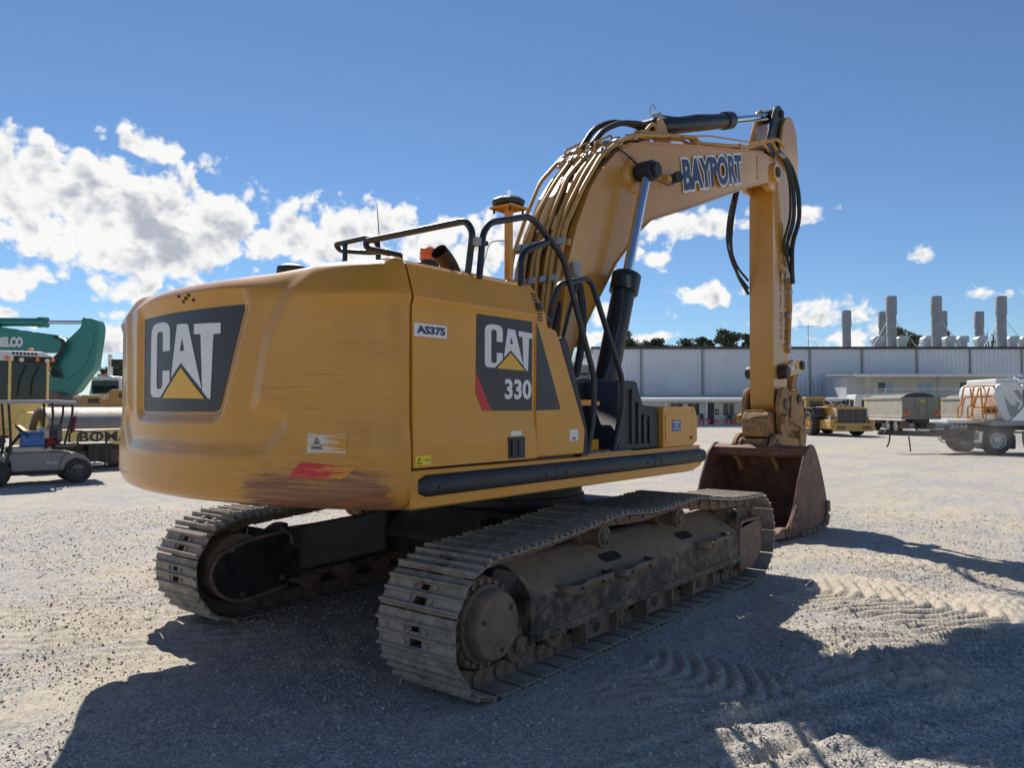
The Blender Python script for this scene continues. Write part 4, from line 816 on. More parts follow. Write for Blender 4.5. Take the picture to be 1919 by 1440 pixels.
def boom():
    prof = BACK + TIP + UNDER; mb = MB(); n = len(prof)
    a = [bw(u, w, -half_w(u)) for u, w in prof]; b = [bw(u, w, half_w(u)) for u, w in prof]
    mb.add(a + b, [tuple(range(n))[::-1], tuple(range(n, 2 * n))] + [(i, (i + 1) % n, (i + 1) % n + n, i + n) for i in range(n)])
    bo = mb.build('boom', 'boom_yellow', EX, .008, sm=25)
    # top and bottom flange plates standing proud of the web
    for edge, th in ((BACK[2:], .016), (UNDER[:-2], .014)):
        mb = MB(); A = []; 
        for i, (u, w) in enumerate(edge):
            d = Vector(edge[min(i + 1, len(edge) - 1)]) - Vector(edge[max(i - 1, 0)]); d.normalize(); nn = Vector((-d.y, d.x))
            h = half_w(u) + .014; A.append([bw(u + nn.x * k, w + nn.y * k, v) for k, v in ((.012, -h), (.012, h), (-.004, h), (-.004, -h))])
        for p, q in zip(A, A[1:]):
            mb.add(p + q, [(0, 1, 5, 4), (1, 2, 6, 5), (2, 3, 7, 6), (3, 0, 4, 7)])
        mb.add(A[0], [(0, 1, 2, 3)]); mb.add(A[-1], [(3, 2, 1, 0)])
        mb.build('flange_plate', 'boom_yellow', bo, sm=30)
    # weld pad plates and tip reinforcement
    MB().prism(rpoly([(4.72, 4.72), (5.05, 4.80), (5.10, 5.12), (4.72, 5.05)], .05), BP, -.255, -.20).build('tip_pad', 'boom_yellow', bo, .006)
    for s in (-1, 1):
        MB().cyl(bw(5.36, 4.97, s * .22), bw(5.36, 4.97, s * .285), .15, .135, 28).build('pivot_boss', 'boom_yellow', bo, .008)
        MB().cyl(bw(5.36, 4.97, s * .285), bw(5.36, 4.97, s * .30), .075, n=20).build('pivot_pin', 'hose', bo)
        MB().cyl(bw(1.50, 4.03, s * .295), bw(1.50, 4.03, s * .345), .20, .17, 28).build('cylinder_boss', 'boom_yellow', bo, .01)
    # BAYPORT lettering, dark blue on white outline, set slightly uphill along the boom
    e = Vector((4.19 - 2.55, 4.91 - 4.44)); L_ = e.length; e.normalize(); o = Vector((2.56, 4.095))
    up = Vector((-.06, .35)).normalized()
    def lm(off):
        return lambda a, b: bw(o.x + e.x * a + up.x * b, o.y + e.y * a + up.y * b, -half_w(o.x + e.x * a) - off)
    text_obj('lettering_outline', 'BAYPORT', 'decal_white', bo, lm(.006), L_, .355, .10, ref=.045)
    text_obj('lettering', 'BAYPORT', 'navy', bo, lm(.0085), L_, .355, .045)
    # boom work lamp
    wl = MB().cyl(bw(2.27, 4.16, -.31), bw(2.24, 4.17, -.42), .05, .062, 18).build('work_lamp', 'black_plastic', bo, .008)
    MB().box((-.05, -.04, -.03), (.05, .04, .03), Matrix.Translation(bw(2.12, 4.13, -.33))).build('lamp_bracket', 'pipe_yellow', wl, .006)
    MB().tube([bw(1.6, 4.05, -.33), bw(1.95, 4.05, -.36), bw(2.1, 4.03, -.40), bw(2.24, 4.13, -.36)], .006, 6, .1).build('lamp_cable', 'hose', wl)
    MB().tube([bw(.95, 4.06, -.32), bw(1.1, 4.21, -.34), bw(1.3, 4.2, -.33), bw(1.48, 4.12, -.36)], .008, 6, .1).build('grease_hose', 'hose', bo)
    return bo
bo = boom()
def off_path(edge, k, v, u0, u1, kink=0):
    """points along the back/top of the boom between u0 and u1, lifted by k"""
    out = []; E = fillet([(u, w, 0) for u, w in edge], .2, 3)
    for i, p in enumerate(E):
        if not (u0 <= p.x <= u1): continue
        d = (E[min(i + 1, len(E) - 1)] - E[max(i - 1, 0)]); d.normalize(); out.append(bw(p.x - d.y * k, p.y + d.x * k, v))
    return out
def thin(P, step=.22):
    out = [P[0]]
    for p in P[1:-1]:
        if (Vector(p) - Vector(out[-1])).length > step: out.append(p)
    return out + [P[-1]]
def boom_pipes():
    E = BACK
    def pipe(v, k, u0, u1, r=.021, m='pipe_yellow', jit=.02, step=.42, pre=(), post=()):
        P = thin(off_path(E, k, v, u0, u1), step); Q = [tuple(Vector(p) + Vector((random.uniform(-1, 1), random.uniform(-1, 1), random.uniform(-1, 1))) * jit) for p in P]
        return MB().tube(list(pre) + Q + list(post), r, 10, .09, 4).build('hydraulic_pipe' if m != 'hose' else 'hydraulic_hose', m, bo)
    for v, k, u0, u1, r in ((-.27, .085, .20, 2.3, .022), (-.20, .10, .16, 1.5, .020), (-.13, .075, .16, 2.0, .024), (-.04, .10, .16, 1.3, .020), (.04, .075, .16, 1.9, .024), (.12, .11, .16, 1.45, .02), (.20, .08, .16, 2.1, .023), (.28, .11, .16, 1.4, .02)):
        pipe(v, k, u0, u1, r)
    for v in (-.235, .0, .16): pipe(v, .045, .16, 1.9, .016, 'hose', .015)
    # long lines over the top to the tip
    for v, k in ((-.24, .055), (-.17, .06), (-.10, .05), (.12, .06), (.20, .055)):
        k2 = k + random.uniform(0, .02)
        P = [bw(1.75, 4.50 + k2, v), bw(2.3, 4.61 + k2, v), bw(2.95, 4.76 + k2, v), bw(3.1, 4.73 + k2, v), bw(4.6, 5.07 + k2, v), bw(4.8, 5.17 + k2, v), bw(5.2, 5.32 + k2, v * 1.5), bw(5.36, 5.29, v * 1.6)]
        MB().tube(P, .02, 10, .08, 4).build('hydraulic_pipe', 'pipe_yellow', bo)
    # thin guard rail running beside the top lines
    for v in (-.27, .27):
        MB().tube([bw(2.6, 4.74, v), bw(3.3, 4.93, v), bw(4.55, 5.18, v), bw(4.85, 5.27, v), bw(5.15, 5.40, v * 1.2), bw(5.38, 5.33, v * 1.3)], .011, 8, .06).build('pipe_guard', 'pipe_yellow', bo)
    # kinked bracket loops at the bend
    for v in (-.16, .02, .2):
        MB().tube([bw(.98, 4.10, v), bw(1.0, 4.27, v), bw(1.28, 4.42, v), bw(1.38, 4.35, v)], .012, 8, .03).build('pipe_guard', 'pipe_yellow', bo)
    # galvanised clamps and yellow cross bars
    for u, rows in ((.42, 6), (.36, 5), (1.02, 4), (1.22, 5), (1.55, 4)):
        P = off_path(E, .095, 0, u - .12, u + .12); P = P[len(P) // 2]
        i = min(range(len(E)), key=lambda j: abs(E[j][0] - u)); d = Vector(E[min(i + 1, len(E) - 1)]) - Vector(E[i - 1]); ang = math.atan2(d.y, d.x)
        F = Matrix.Translation(P) @ Matrix.Rotation(BA, 4, 'Z') @ Matrix.Rotation(-ang, 4, 'Y')
        MB().box((-.03, -.32, -.05), (.03, .32, -.02), F).build('pipe_bracket', 'pipe_yellow', bo, .004)
        for q in range(rows):
            v = -.25 + q * (.5 / (rows - 1))
            MB().box((-.035, v - .038, -.03), (.035, v + .038, .028), F).build('pipe_clamp', 'galvanised', bo, .01)
    for u, k in ((3.0, .07), (4.2, .06)):
        P = off_path(E, k, 0, u - .3, u + .3); w = 4.585 + (u - 2.424) * .2265
        MB().box((-.03, -.27, -.04), (.03, .27, .045), Matrix.Translation(bw(u, w + .04)) @ Matrix.Rotation(BA, 4, 'Z')).build('pipe_bracket', 'pipe_yellow', bo, .006)
    # black hoses looping over the bend to the stick cylinder
    for v, h in ((-.06, .0), (.06, .04)):
        MB().tube([bw(1.10, 4.30, v), bw(1.30, 4.50 + h, v), bw(1.62, 4.67 + h, v), bw(2.05, 4.78 + h * .5, v), bw(2.42, 4.82, v)], .03, 10, .25, 6).build('hydraulic_hose', 'hose', bo)
    MB().box((-.10, -.09, -.05), (.10, .09, .06), Matrix.Translation(bw(2.42, 4.84))).build('hose_block', 'galvanised', bo, .02)
    MB().tube([bw(1.9, 4.62, -.2), bw(2.1, 4.78, -.18), bw(2.3, 4.77, -.1), bw(2.7, 4.80, -.1)], .018, 8, .1).build('hydraulic_pipe', 'pipe_yellow', bo)
    # corrugated hose and lower hose bundle by the boom foot
    MB().tube([bw(.42, 2.86, -.36), bw(.46, 2.55, -.40), bw(.40, 2.2, -.42), bw(.30, 1.9, -.42), bw(.1, 1.7, -.40)], .035, 10, .15, 4).build('corrugated_hose', 'hose', bo)
    MB().cyl(bw(.41, 2.98, -.345), bw(.43, 2.84, -.36), .036, .045, 14).build('hose_fitting', 'galvanised', bo, .006)
    for i, v in enumerate((-.26, -.15, -.05, .06, .17)):
        MB().tube([bw(.30, 2.6, v), bw(.12, 2.2, v - .03), bw(-.05, 1.9, v), bw(-.3, 1.75, v)], .022, 8, .15).build('hydraulic_hose', 'hose', bo)
boom_pipes()
def cylinder(name, a, b, frac, rb, rr, parent, collar=1.22, eye=.11, eyew=.09, vdir=BV, mrod='chrome'):
    """barrel from a, rod out to b; frac = share of the length that is barrel"""
    A, B_ = Vector(a), Vector(b); d = B_ - A; c = A + d * frac; q = d.normalized()
    o = MB().rings([(A + q * .05, rb * .8), (A + q * .09, rb), (c - q * .20, rb), (c - q * .195, rb * collar), (c - q * .01, rb * collar), (c, rb * .9)], 24).build(name, 'black_paint', parent, sm=40)
    MB().cyl(c - q * .02, B_ - q * eye * .7, rr, n=24).build('piston_rod', mrod, o)
    MB().cyl(B_ - vdir * eyew, B_ + vdir * eyew, eye, n=24).build('rod_eye', 'black_paint', o, .012)
    MB().cyl(A - vdir * eyew, A + vdir * eyew, eye, n=24).build('barrel_eye', 'black_paint', o, .012)
    return o
for s in (-1, 1):
    c = cylinder('boom_cylinder', bw(.50, 1.30, s * .47), bw(1.475, 4.03, s * .47), .60, .112, .049, EX, 1.25, .105, .085)
    MB().cyl(bw(1.475, 4.03, s * .33), bw(1.475, 4.03, s * .60), .075, n=22).build('cylinder_pin', 'hose', c, .01)
    MB().tube([bw(.80, 2.75, s * .60), bw(.72, 2.45, s * .61), bw(.60, 2.1, s * .60), bw(.45, 1.7, s * .55)], .017, 8, .1).build('cylinder_line', 'black_paint', c)
    MB().box((-.05, -.03, -.06), (.05, .03, .06), Matrix.Translation(bw(.86, 2.83, s * .60))).build('port_block', 'black_paint', c, .01)
sc = cylinder('stick_cylinder', bw(2.35, 4.83), bw(5.83, 5.97), .60, .098, .05, EX, 1.2, .10, .09)
MB().tube([bw(2.55, 5.02, -.03), bw(2.9, 5.09, -.05), bw(3.4, 5.27, -.06), bw(4.2, 5.50, -.06)], .012, 8, .1).build('cylinder_line', 'black_paint', sc)
MB().box((-.04, -.05, -.04), (.04, .05, .04), Matrix.Translation(bw(2.5, 5.0, 0))).build('port_block', 'galvanised', sc, .01)
MB().tube([bw(2.36, 4.98, 0), bw(2.34, 5.07, 0), bw(2.37, 5.10, -.03), bw(2.42, 5.06, -.03)], .006, 6, .02).build('pipe_loop', 'galvanised', sc)
for s in (-1, 1):
    MB().prism(rpoly([(2.2, 4.52), (2.62, 4.62), (2.45, 4.86), (2.36, 4.93), (2.27, 4.86)], .05), BP, s * .14, s * .105).build('cylinder_lug', 'boom_yellow', bo, .006)
def stick():
    prof = [(5.45, 4.83), (5.55, 5.32), (5.80, 5.55), (6.02, 5.60), (6.30, 5.30), (6.33, 5.05), (6.14, 3.75), (6.02, 2.63), (5.86, 1.72), (5.78, 1.60), (5.62, 1.53), (5.48, 1.56), (5.40, 1.68), (5.42, 3.65)]
    st = MB().prism(rpoly(prof, .06, 3), BP, -.175, .175).build('stick', 'boom_yellow', EX, .01, sm=30)
    # tail: wide ear plates and the twin lugs that take the stick cylinder
    for s in (-1, 1):
        MB().prism(rpoly([(5.62, 5.30), (5.78, 5.80), (5.95, 5.97), (6.16, 5.95), (6.29, 5.78), (6.345, 5.42), (6.33, 5.05)], [.02, .1, .08, .08, .1, .05, .02]), BP, s * .215, s * .176).build('tail_plate', 'boom_yellow', st, .006)
        MB().prism(rpoly([(5.28, 5.30), (5.60, 5.88), (5.70, 6.07), (5.86, 6.09), (5.97, 5.98), (6.02, 5.72), (5.96, 5.40), (5.6, 5.2)], [.05, .05, .08, .08, .08, .05, .05, .05]), BP, s * .155, s * .105).build('tail_lug', 'black_paint' if s < 0 else 'boom_yellow', st, .008)
        MB().cyl(bw(5.83, 5.97, s * .10), bw(5.83, 5.97, s * .19), .05, n=18).build('lug_pin', 'hose', st, .006)
        MB().cyl(bw(5.36, 4.97, s * .12), bw(5.36, 4.97, s * .20), .26, .24, 28).build('pivot_plate', 'boom_yellow', st, .01)
    # black hoses: loop at the elbow on the far side, bundle down the near side
    for i, (du, dw) in enumerate(((0, 0), (.06, .12), (.13, .05))):
        MB().tube([bw(5.05, 4.75, .16 + .03 * i), bw(5.02 - du, 4.35, .24), bw(4.98 - du, 3.9 + dw, .26), bw(5.15 - du * .6, 3.55 + dw, .24), bw(5.42, 3.3 + dw * 1.6, .19)], .017 if i else .024, 8, .25, 5).build('hydraulic_hose', 'hose', st)
    for i, (v, uo, wl) in enumerate(((-.225, .0, 3.86), (-.24, .07, 3.75), (-.27, .20, 3.60), (-.235, .13, 4.0))):
        MB().tube([bw(5.38 + uo * .3, 5.27, -.28), bw(5.62 + uo, 5.18, -.30), bw(5.80 + uo, 4.85, v - .07), bw(5.82 + uo * 1.2, 4.4, v - .06), bw(5.70 + uo, 4.05, v), bw(5.78 + uo * .6, wl, v), bw(5.98, wl - .12, v + .02)], .034 if i == 2 else .02, 8, .22, 5).build('hydraulic_hose', 'hose', st)
    for i, w in enumerate((5.30, 5.27, 5.24)):
        MB().cyl(bw(5.38, w, -.24 - i * .03), bw(5.50, w - .03, -.26 - i * .03), .026, .03, 12).build('hose_fitting', 'galvanised', st, .004)
    for v, u0 in ((-.195, 6.02), (-.20, 5.95), (.195, 6.0)):
        MB().tube([bw(u0 + .03, 3.55, v), bw(u0 + .02, 3.1, v), bw(u0 - .03, 2.7, v), bw(u0 - .06, 2.45, v)], .015, 8, .1).build('hydraulic_pipe', 'pipe_yellow', st)
    for w in (3.52, 3.35, 3.0, 2.55):
        MB().box((-.05, -.03, -.035), (.05, .03, .035), Matrix.Translation(bw(6.0 - (3.5 - w) * .1, w, -.20))).build('pipe_clamp', 'galvanised', st, .01)
    MB().tube([bw(6.16, 3.85, -.1), bw(6.27, 3.95, -.1), bw(6.28, 4.1, -.1), bw(6.17, 4.15, -.1)], .022, 8, .05).build('hydraulic_hose', 'hose', st)
    MB().tube([bw(6.20, 3.95, -.12), bw(6.17, 3.4, -.14), bw(6.20, 3.1, -.14), bw(6.10, 2.95, -.14)], .018, 8, .1).build('hydraulic_hose', 'hose', st)
    # load-rating lettering, read sideways down the near face
    fn = lambda u0: (lambda a, b: bw(u0 + b, 3.62 - a, -.1775))
    text_obj('rating_text', 'Static WLL 3070 KG', 'decal_black', st, fn(5.83), .98, .085, .025)
    text_obj('rating_text', 'Mobile WLL 2707 KG', 'decal_black', st, fn(5.66), .98, .075, .01)
    MB().prism(rpoly([(5.66, 4.3), (5.78, 4.35), (5.95, 3.9), (5.85, 3.75)], .04), BP, -.19, -.176).build('hose_shield', 'boom_yellow', st, .004)
    # bucket cylinder along the front face
    bc = cylinder('bucket_cylinder', bw(6.42, 5.15), bw(6.24, 2.28), .52, .095, .045, EX, 1.2, .085, .08)
    for s in (-1, 1):
        MB().prism(rpoly([(6.25, 4.95), (6.45, 5.05), (6.50, 5.2), (6.40, 5.28), (6.25, 5.2)], .04), BP, s * .12, s * .095).build('cylinder_lug', 'boom_yellow', st, .006)
    return st
stk = stick()
def linkage():
    P1 = (5.62, 2.16); P2 = (6.24, 2.28); P3 = (6.05, 1.78); P0 = (5.55, 1.70)          # stick pin, link joint, coupler link pin, stick end pin
    def arm(p, q, r0, r1, hw):
        d = Vector(q) - Vector(p); a = math.degrees(math.atan2(d.y, d.x))
        return circ(p[0], p[1], r0, 10, a + 90, a + 270) + circ(q[0], q[1], r1, 10, a - 90, a + 90)
    lk = None
    for s in (-1, 1):
        o = MB().prism(arm(P1, P2, .085, .10, 0), BP, s * .27, s * .215).build('idler_link', 'worn_yellow' if s > 0 else 'boom_yellow', EX, .012); lk = lk or o
        MB().cyl(bw(*P1, s * .17), bw(*P1, s * .31), .105, .09, 22).build('link_pin', 'hose', o, .012)
        MB().cyl(bw(*P2, s * .20), bw(*P2, s * .30), .065, n=20).build('link_pin', 'hose', o, .008)
        MB().prism(arm(P2, P3, .09, .085, 0), BP, s * .20, s * .11).build('bucket_link', 'worn_yellow', EX, .01)
    flat_piece('link_label', [[(5.86, 2.19), (5.95, 2.205), (5.95, 2.265), (5.86, 2.25)]], lambda a, b, t: bw(a, b, -.271 - t), 'decal_white', lk, .002)
    flat_piece('link_label', [[(5.955, 2.207), (6.0, 2.215), (6.0, 2.275), (5.955, 2.267)]], lambda a, b, t: bw(a, b, -.271 - t), 'decal_black', lk, .002)
    MB().box((-.06, -.2, -.03), (.06, .2, .03), Matrix.Translation(bw(6.16, 2.10, 0))).build('link_crossbar', 'worn_yellow', lk, .02)
    for i in range(3): MB().tube([bw(5.95, 2.4, -.05 + .05 * i), bw(6.02, 2.15, -.06 + .05 * i), bw(5.98, 1.98, -.02 + .05 * i), bw(5.88, 1.95, 0)], .018, 8, .1).build('hydraulic_hose', 'hose', lk)
    # quick coupler: side plates round the stick end, boxed hydraulic housing at the front
    cp = None
    for s in (-1, 1):
        o = MB().prism(rpoly([(5.36, 1.40), (5.34, 1.72), (5.44, 1.92), (5.60, 1.95), (5.78, 1.88), (6.05, 1.93), (6.22, 1.82), (6.30, 1.50), (6.12, 1.30), (5.75, 1.34), (5.60, 1.22), (5.42, 1.25)], .06), BP, s * .285, s * .215).build('coupler_plate', 'worn_yellow', EX, .014); cp = cp or o
        MB().cyl(bw(*P0, s * .20), bw(*P0, s * .32), .085, n=22).build('coupler_pin', 'rust_steel', o, .012)
        MB().cyl(bw(*P3, s * .20), bw(*P3, s * .31), .065, n=20).build('coupler_pin', 'hose', o, .01)
        MB().prism(rpoly([(5.66, 1.52), (5.72, 1.50), (5.80, 1.78), (5.75, 1.84), (5.69, 1.80)], .025), BP, s * .325, s * .285).build('lock_bar', 'worn_yellow', o, .008)
        MB().box((-.07, -.045, -.06), (.07, .045, .06), Matrix.Translation(bw(5.40, 1.50, s * .32)) @ Matrix.Rotation(-.3, 4, 'Y')).build('coupler_lug', 'worn_yellow', o, .02)
        MB().tube([bw(5.62, 1.50, s * .30), bw(6.0, 1.40, s * .33), bw(6.26, 1.30, s * .30)], .03, 8, .1).build('coupler_rib', 'worn_yellow', o)
    MB().prism(rpoly([(5.80, 1.86), (6.24, 1.90), (6.42, 1.62), (6.36, 1.28), (6.10, 1.12), (5.86, 1.30)], .05), BP, -.213, .213).build('coupler_housing', 'worn_yellow', cp, .02)
    MB().prism(rpoly([(6.05, 1.32), (6.36, 1.30), (6.30, 1.08), (6.14, 1.0)], .04), BP, -.30, .30).build('coupler_nose', 'worn_yellow', cp, .015)
    MB().box((-.2, -.20, -.10), (.2, .20, .10), Matrix.Translation(bw(5.62, 1.42, 0))).build('coupler_core', 'rust_steel', cp, .03)
    # tilt actuator block
    ta = MB().prism(rpoly([(5.16, 1.24), (5.50, 1.24), (5.50, 1.56), (5.22, 1.60), (5.13, 1.48)], .04), BP, -.19, .19).build('tilt_block', 'worn_yellow', EX, .02, seg=3)
    MB().cyl(bw(5.25, 1.42, .0), bw(6.15, 1.30, .0), .15, n=26).build('tilt_barrel', 'rust_steel', ta, .02)
    MB().prism(rpoly([(-.15, 1.32), (.15, 1.32), (.15, 1.50), (-.15, 1.50)], .02), lambda a, b, t: bw(5.145 - t, b, a), 0, .018).build('tilt_face', 'worn_yellow', ta, .006)
    for q in (-.10, .0, .10):
        for w in (1.36, 1.46): MB().cyl(bw(5.13, w, q), bw(5.118, w, q), .014, n=8).build('bolt_head', 'rust_steel', ta)
    MB().box((-.03, -.13, -.015), (.03, .13, .02), Matrix.Translation(bw(5.17, 1.60, 0))).build('tilt_lip', 'worn_yellow', ta, .01)
    # lower bracket with twin hooks that hold the bucket ears
    lb = MB().prism(rpoly([(5.12, 1.10), (5.95, 1.08), (5.95, 1.24), (5.12, 1.22)], .03), BP, -.20, .20).build('lower_bracket', 'worn_yellow', EX, .015)
    for s in (-1, 1):
        o = MB().prism(rpoly([(5.10, 1.22), (5.02, 1.12), (5.06, .98), (5.20, .88), (5.30, .74), (5.40, .90), (5.55, 1.05), (6.05, 1.0), (6.02, 1.2), (5.5, 1.26), (5.22, 1.30)], .06), BP, s * .30, s * .235).build('bucket_hook', 'worn_yellow', lb, .012)
        MB().cyl(bw(5.22, 1.13, s * .22), bw(5.22, 1.13, s * .325), .085, n=22).build('hook_boss', 'worn_yellow', lb, .012)
        MB().cyl(bw(5.22, 1.13, s * .325), bw(5.22, 1.13, s * .34), .045, n=18).build('hook_pin', 'rust_steel', lb, .006)
        MB().prism(rpoly([(5.45, 1.30), (5.75, 1.05), (5.95, 1.05), (5.95, 1.30)], .04), BP, s * .20, s * .15).build('gusset', 'rust_steel', lb, .01)
linkage()
def bucket():
    v0, v1 = -.80, .58
    back = [(4.98, 1.10), (5.08, 1.15), (5.18, 1.13), (5.30, 1.02), (5.45, .80), (5.58, .56), (5.66, .34), (5.66, .18), (5.58, .07), (5.42, .015), (5.15, .0), (4.75, .01), (4.45, .035), (4.22, .06)]
    B_ = fillet([(u, w, 0) for u, w in back], .12, 3); n = len(B_); mb = MB(); inn = []
    for i, p in enumerate(B_):
        d = B_[min(i + 1, n - 1)] - B_[max(i - 1, 0)]; d.normalize(); inn.append((p.x + d.y * .03, p.y - d.x * .03))
    outer = [(p.x, p.y) for p in B_]; ring = outer + inn[::-1]
    bk = MB().prism(ring, BP, v0 + .03, v1 - .03).build('bucket_shell', 'bucket_rust', EX, 0, sm=45)
    side = [(4.99, 1.12), (4.87, 1.04), (4.66, .72), (4.48, .37), (4.36, .24), (4.20, .12), (4.22, .04), (4.45, .02), (4.75, -.005), (5.15, -.015), (5.44, .0), (5.60, .055), (5.69, .17), (5.69, .35), (5.60, .575), (5.47, .815), (5.32, 1.035), (5.20, 1.15), (5.08, 1.17)]
    for a, b in ((v0, v0 + .035), (v1 - .035, v1)):
        o = MB().prism(rpoly(side, .05, 2), BP, a, b).build('bucket_side_plate', 'bucket_rust', bk, .008, sm=30)
        s = -1 if a < 0 else 1; out = a if s < 0 else b
        # side cutter with two holes, bolted near the lip
        MB().prism(rpoly([(4.36, .27), (4.52, .44), (4.62, .40), (4.60, .22), (4.45, .10), (4.24, .12)], .03), BP, out, out + s * .022).build('side_cutter', 'bucket_rust', o, .006)
        for h in ((4.50, .36), (4.43, .25), (4.52, .24)): MB().cyl(bw(*h, out + s * .02), bw(*h, out + s * .027), .026, n=12).build('cutter_hole', 'hose', o)
    # rolled top beam, torque tube
    MB().tube([bw(5.10, 1.05, v0 + .04), bw(5.10, 1.05, v1 - .04)], .085, 16).build('torque_tube', 'bucket_rust', bk)
    for s in (-1, 1):
        MB().prism(rpoly([(4.98, 1.02), (5.10, 1.22), (5.28, 1.25), (5.75, 1.12), (5.9, 1.0), (5.7, .5), (5.3, .9)], .05), BP, s * .21, s * .165).build('bucket_ear', 'bucket_rust', bk, .008)
    # heel shrouds along both lower rear corners
    path = fillet([(p[0], p[1], 0) for p in [(4.62, .0), (5.15, -.01), (5.43, .0), (5.60, .06), (5.68, .19), (5.68, .42)]], .1, 4)
    S = [0.0]
    for a, b in zip(path, path[1:]): S.append(S[-1] + (b - a).length)
    for vv in (v0, v1):
        for k in range(7):
            s0 = .10 + k * .19
            if s0 > S[-1] - .1: break
            i = max(j for j in range(len(S)) if S[j] <= s0); i = min(i, len(path) - 2); p = path[i].lerp(path[i + 1], (s0 - S[i]) / max(1e-6, S[i + 1] - S[i])); d = (path[i + 1] - path[i]).normalized()
            F = Matrix.Translation(bw(p.x, p.y, vv + (.02 if vv < 0 else -.02))) @ Matrix.Rotation(BA, 4, 'Z') @ Matrix.Rotation(-math.atan2(d.y, d.x), 4, 'Y')
            MB().box((-.078, -.06, -.03), (.078, .06, .075), F).build('heel_shroud', 'rust_steel', bk, .015)
    # lip, adapters and teeth
    MB().box((-.14, (v0 + v1) / 2 - (v1 - v0) / 2 + .03, -.02), (.14, (v0 + v1) / 2 + (v1 - v0) / 2 - .03, .02), Matrix.Translation(bw(4.18, .065)) @ Matrix.Rotation(BA, 4, 'Z') @ Matrix.Rotation(.12, 4, 'Y')).build('cutting_edge', 'rust_steel', bk, .008)
    for i in range(5):
        v = v0 + .07 + i * (v1 - v0 - .14) / 4
        t = MB().prism(rpoly([(3.95, .06), (4.30, .03), (4.34, .15), (4.12, .17), (3.97, .12)], .03, 3), BP, v - .05, v + .05).build('tooth_adapter', 'rust_steel', bk, .012)
        MB().prism([(3.70, .085), (3.98, .05), (3.98, .13), (3.72, .105)], BP, v - .045, v + .045).build('tooth', 'bucket_rust', t, .012)
bucket()
# ---------------------------------------------------------------- undercarriage
def track_path():
    """closed pitch line, counter-clockwise seen from the right: (x, z)"""
    rp = .338; zc = .408
    P = [(-1.99, .07), (1.99, .07)]
    P += [(1.99 + rp * math.sin(R(a)), zc - rp * math.cos(R(a))) for a in range(10, 171, 10)]
    P += [(1.95, .735), (1.55, .742), (1.25, .765), (.95, .80), (.65, .838), (.35, .825), (.05, .805), (-.25, .808), (-.57, .838), (-.85, .818), (-1.15, .785), (-1.5, .762), (-1.85, .74)]
    P += [(-1.99 - rp * math.sin(R(a)), zc + rp * math.cos(R(a))) for a in range(15, 171, 10)]
    return P
def shoe_meshes(hw=.30, pitch=.2045):
    m = MB(); h = pitch / 2
    # s along the track, y across, n outwards; plate 12 mm thick lapped by the leading lip
    m.box((-h + .004, -hw, .052), (h - .012, -.045, .064)); m.box((-h + .004, .045, .052), (h - .012, hw, .064))
    m.box((-h + .004, -.045, .052), (-.062, .045, .064)); m.box((-.02, -.045, .052), (.022, .045, .064)); m.box((.055, -.045, .052), (h - .012, .045, .064)); m.box((.022, .03, .052), (.055, .045, .064)); m.box((.022, -.045, .052), (.055, -.03, .064))
    for s, t in ((-.078, .026), (-.004, .022), (.072, .026)):
        for j in range(2):
            ya, yb = (-hw, 0) if j == 0 else (0, hw)
            prof = [(s - .014, .063), (s + .014, .063), (s + .007, .063 + t), (s - .007, .063 + t)]
            m.prism(prof, lambda a, b, y: (a, y, b), ya, yb)
    m.prism([(h - .02, .052), (h + .018, .036), (h + .026, .044), (h - .012, .064)], lambda a, b, y: (a, y, b), -hw, hw)
    for s in (-.04, .035):
        for y in (-.085, .085): m.cyl((s, y, .062), (s, y, .078), .018, n=8)
    l = MB()
    for y in (-.085, .085):
        q = rpoly([(-h - .012, -.045), (h - .03, -.045), (h + .012, -.02), (h + .012, .03), (h - .02, .052), (-h + .02, .052), (-h - .03, .03), (-h - .03, -.02)], .02, 2)
        l.prism(q, lambda a, b, t, y=y: (a, y + t, b), -.02, .02)
        l.cyl((-h, y - .035, -.0), (-h, y + .035, 0), .036, n=12)
    l.cyl((-h, -.085, 0), (-h, .085, 0), .03, n=10)
    m.v = [(-x, y, z) for x, y, z in m.v]                      # lap lip on the trailing edge
    me1, me2 = m.mesh('track_shoe', 30), l.mesh('track_link', 30)
    return me1, me2
def resample(P, n):
    P = [Vector((x, 0, z)) for x, z in P]; P.append(P[0]); S = [0.0]
    for a, b in zip(P, P[1:]): S.append(S[-1] + (b - a).length)
    tot = S[-1]; out = []; i = 0
    for k in range(n):
        s = tot * k / n
        while S[i + 1] < s: i += 1
        out.append(P[i].lerp(P[i + 1], (s - S[i]) / (S[i + 1] - S[i])))
    return out, tot
def track(side):
    yc = side * 1.295; path = track_path(); _, tot = resample(path, 10); n = int(round(tot / .2045)); pts, _ = resample(path, n)
    for k in range(n):
        a, b = pts[k], pts[(k + 1) % n]; d = (b - a).normalized(); c = (a + b) / 2; nrm = Vector((d.z, 0, -d.x))
        F = Matrix(((d.x, 0, nrm.x, c.x), (0, 1, 0, yc), (d.z, 0, nrm.z, c.z), (0, 0, 0, 1)))
        s = link('track_shoe', SHOE, 'shoe_steel', EX, .004, 1, M=F); q = link('track_link', LINK, 'rust_steel', s)
    return n
SHOE, LINK = shoe_meshes()
for sd_ in (-1, 1): track(sd_)
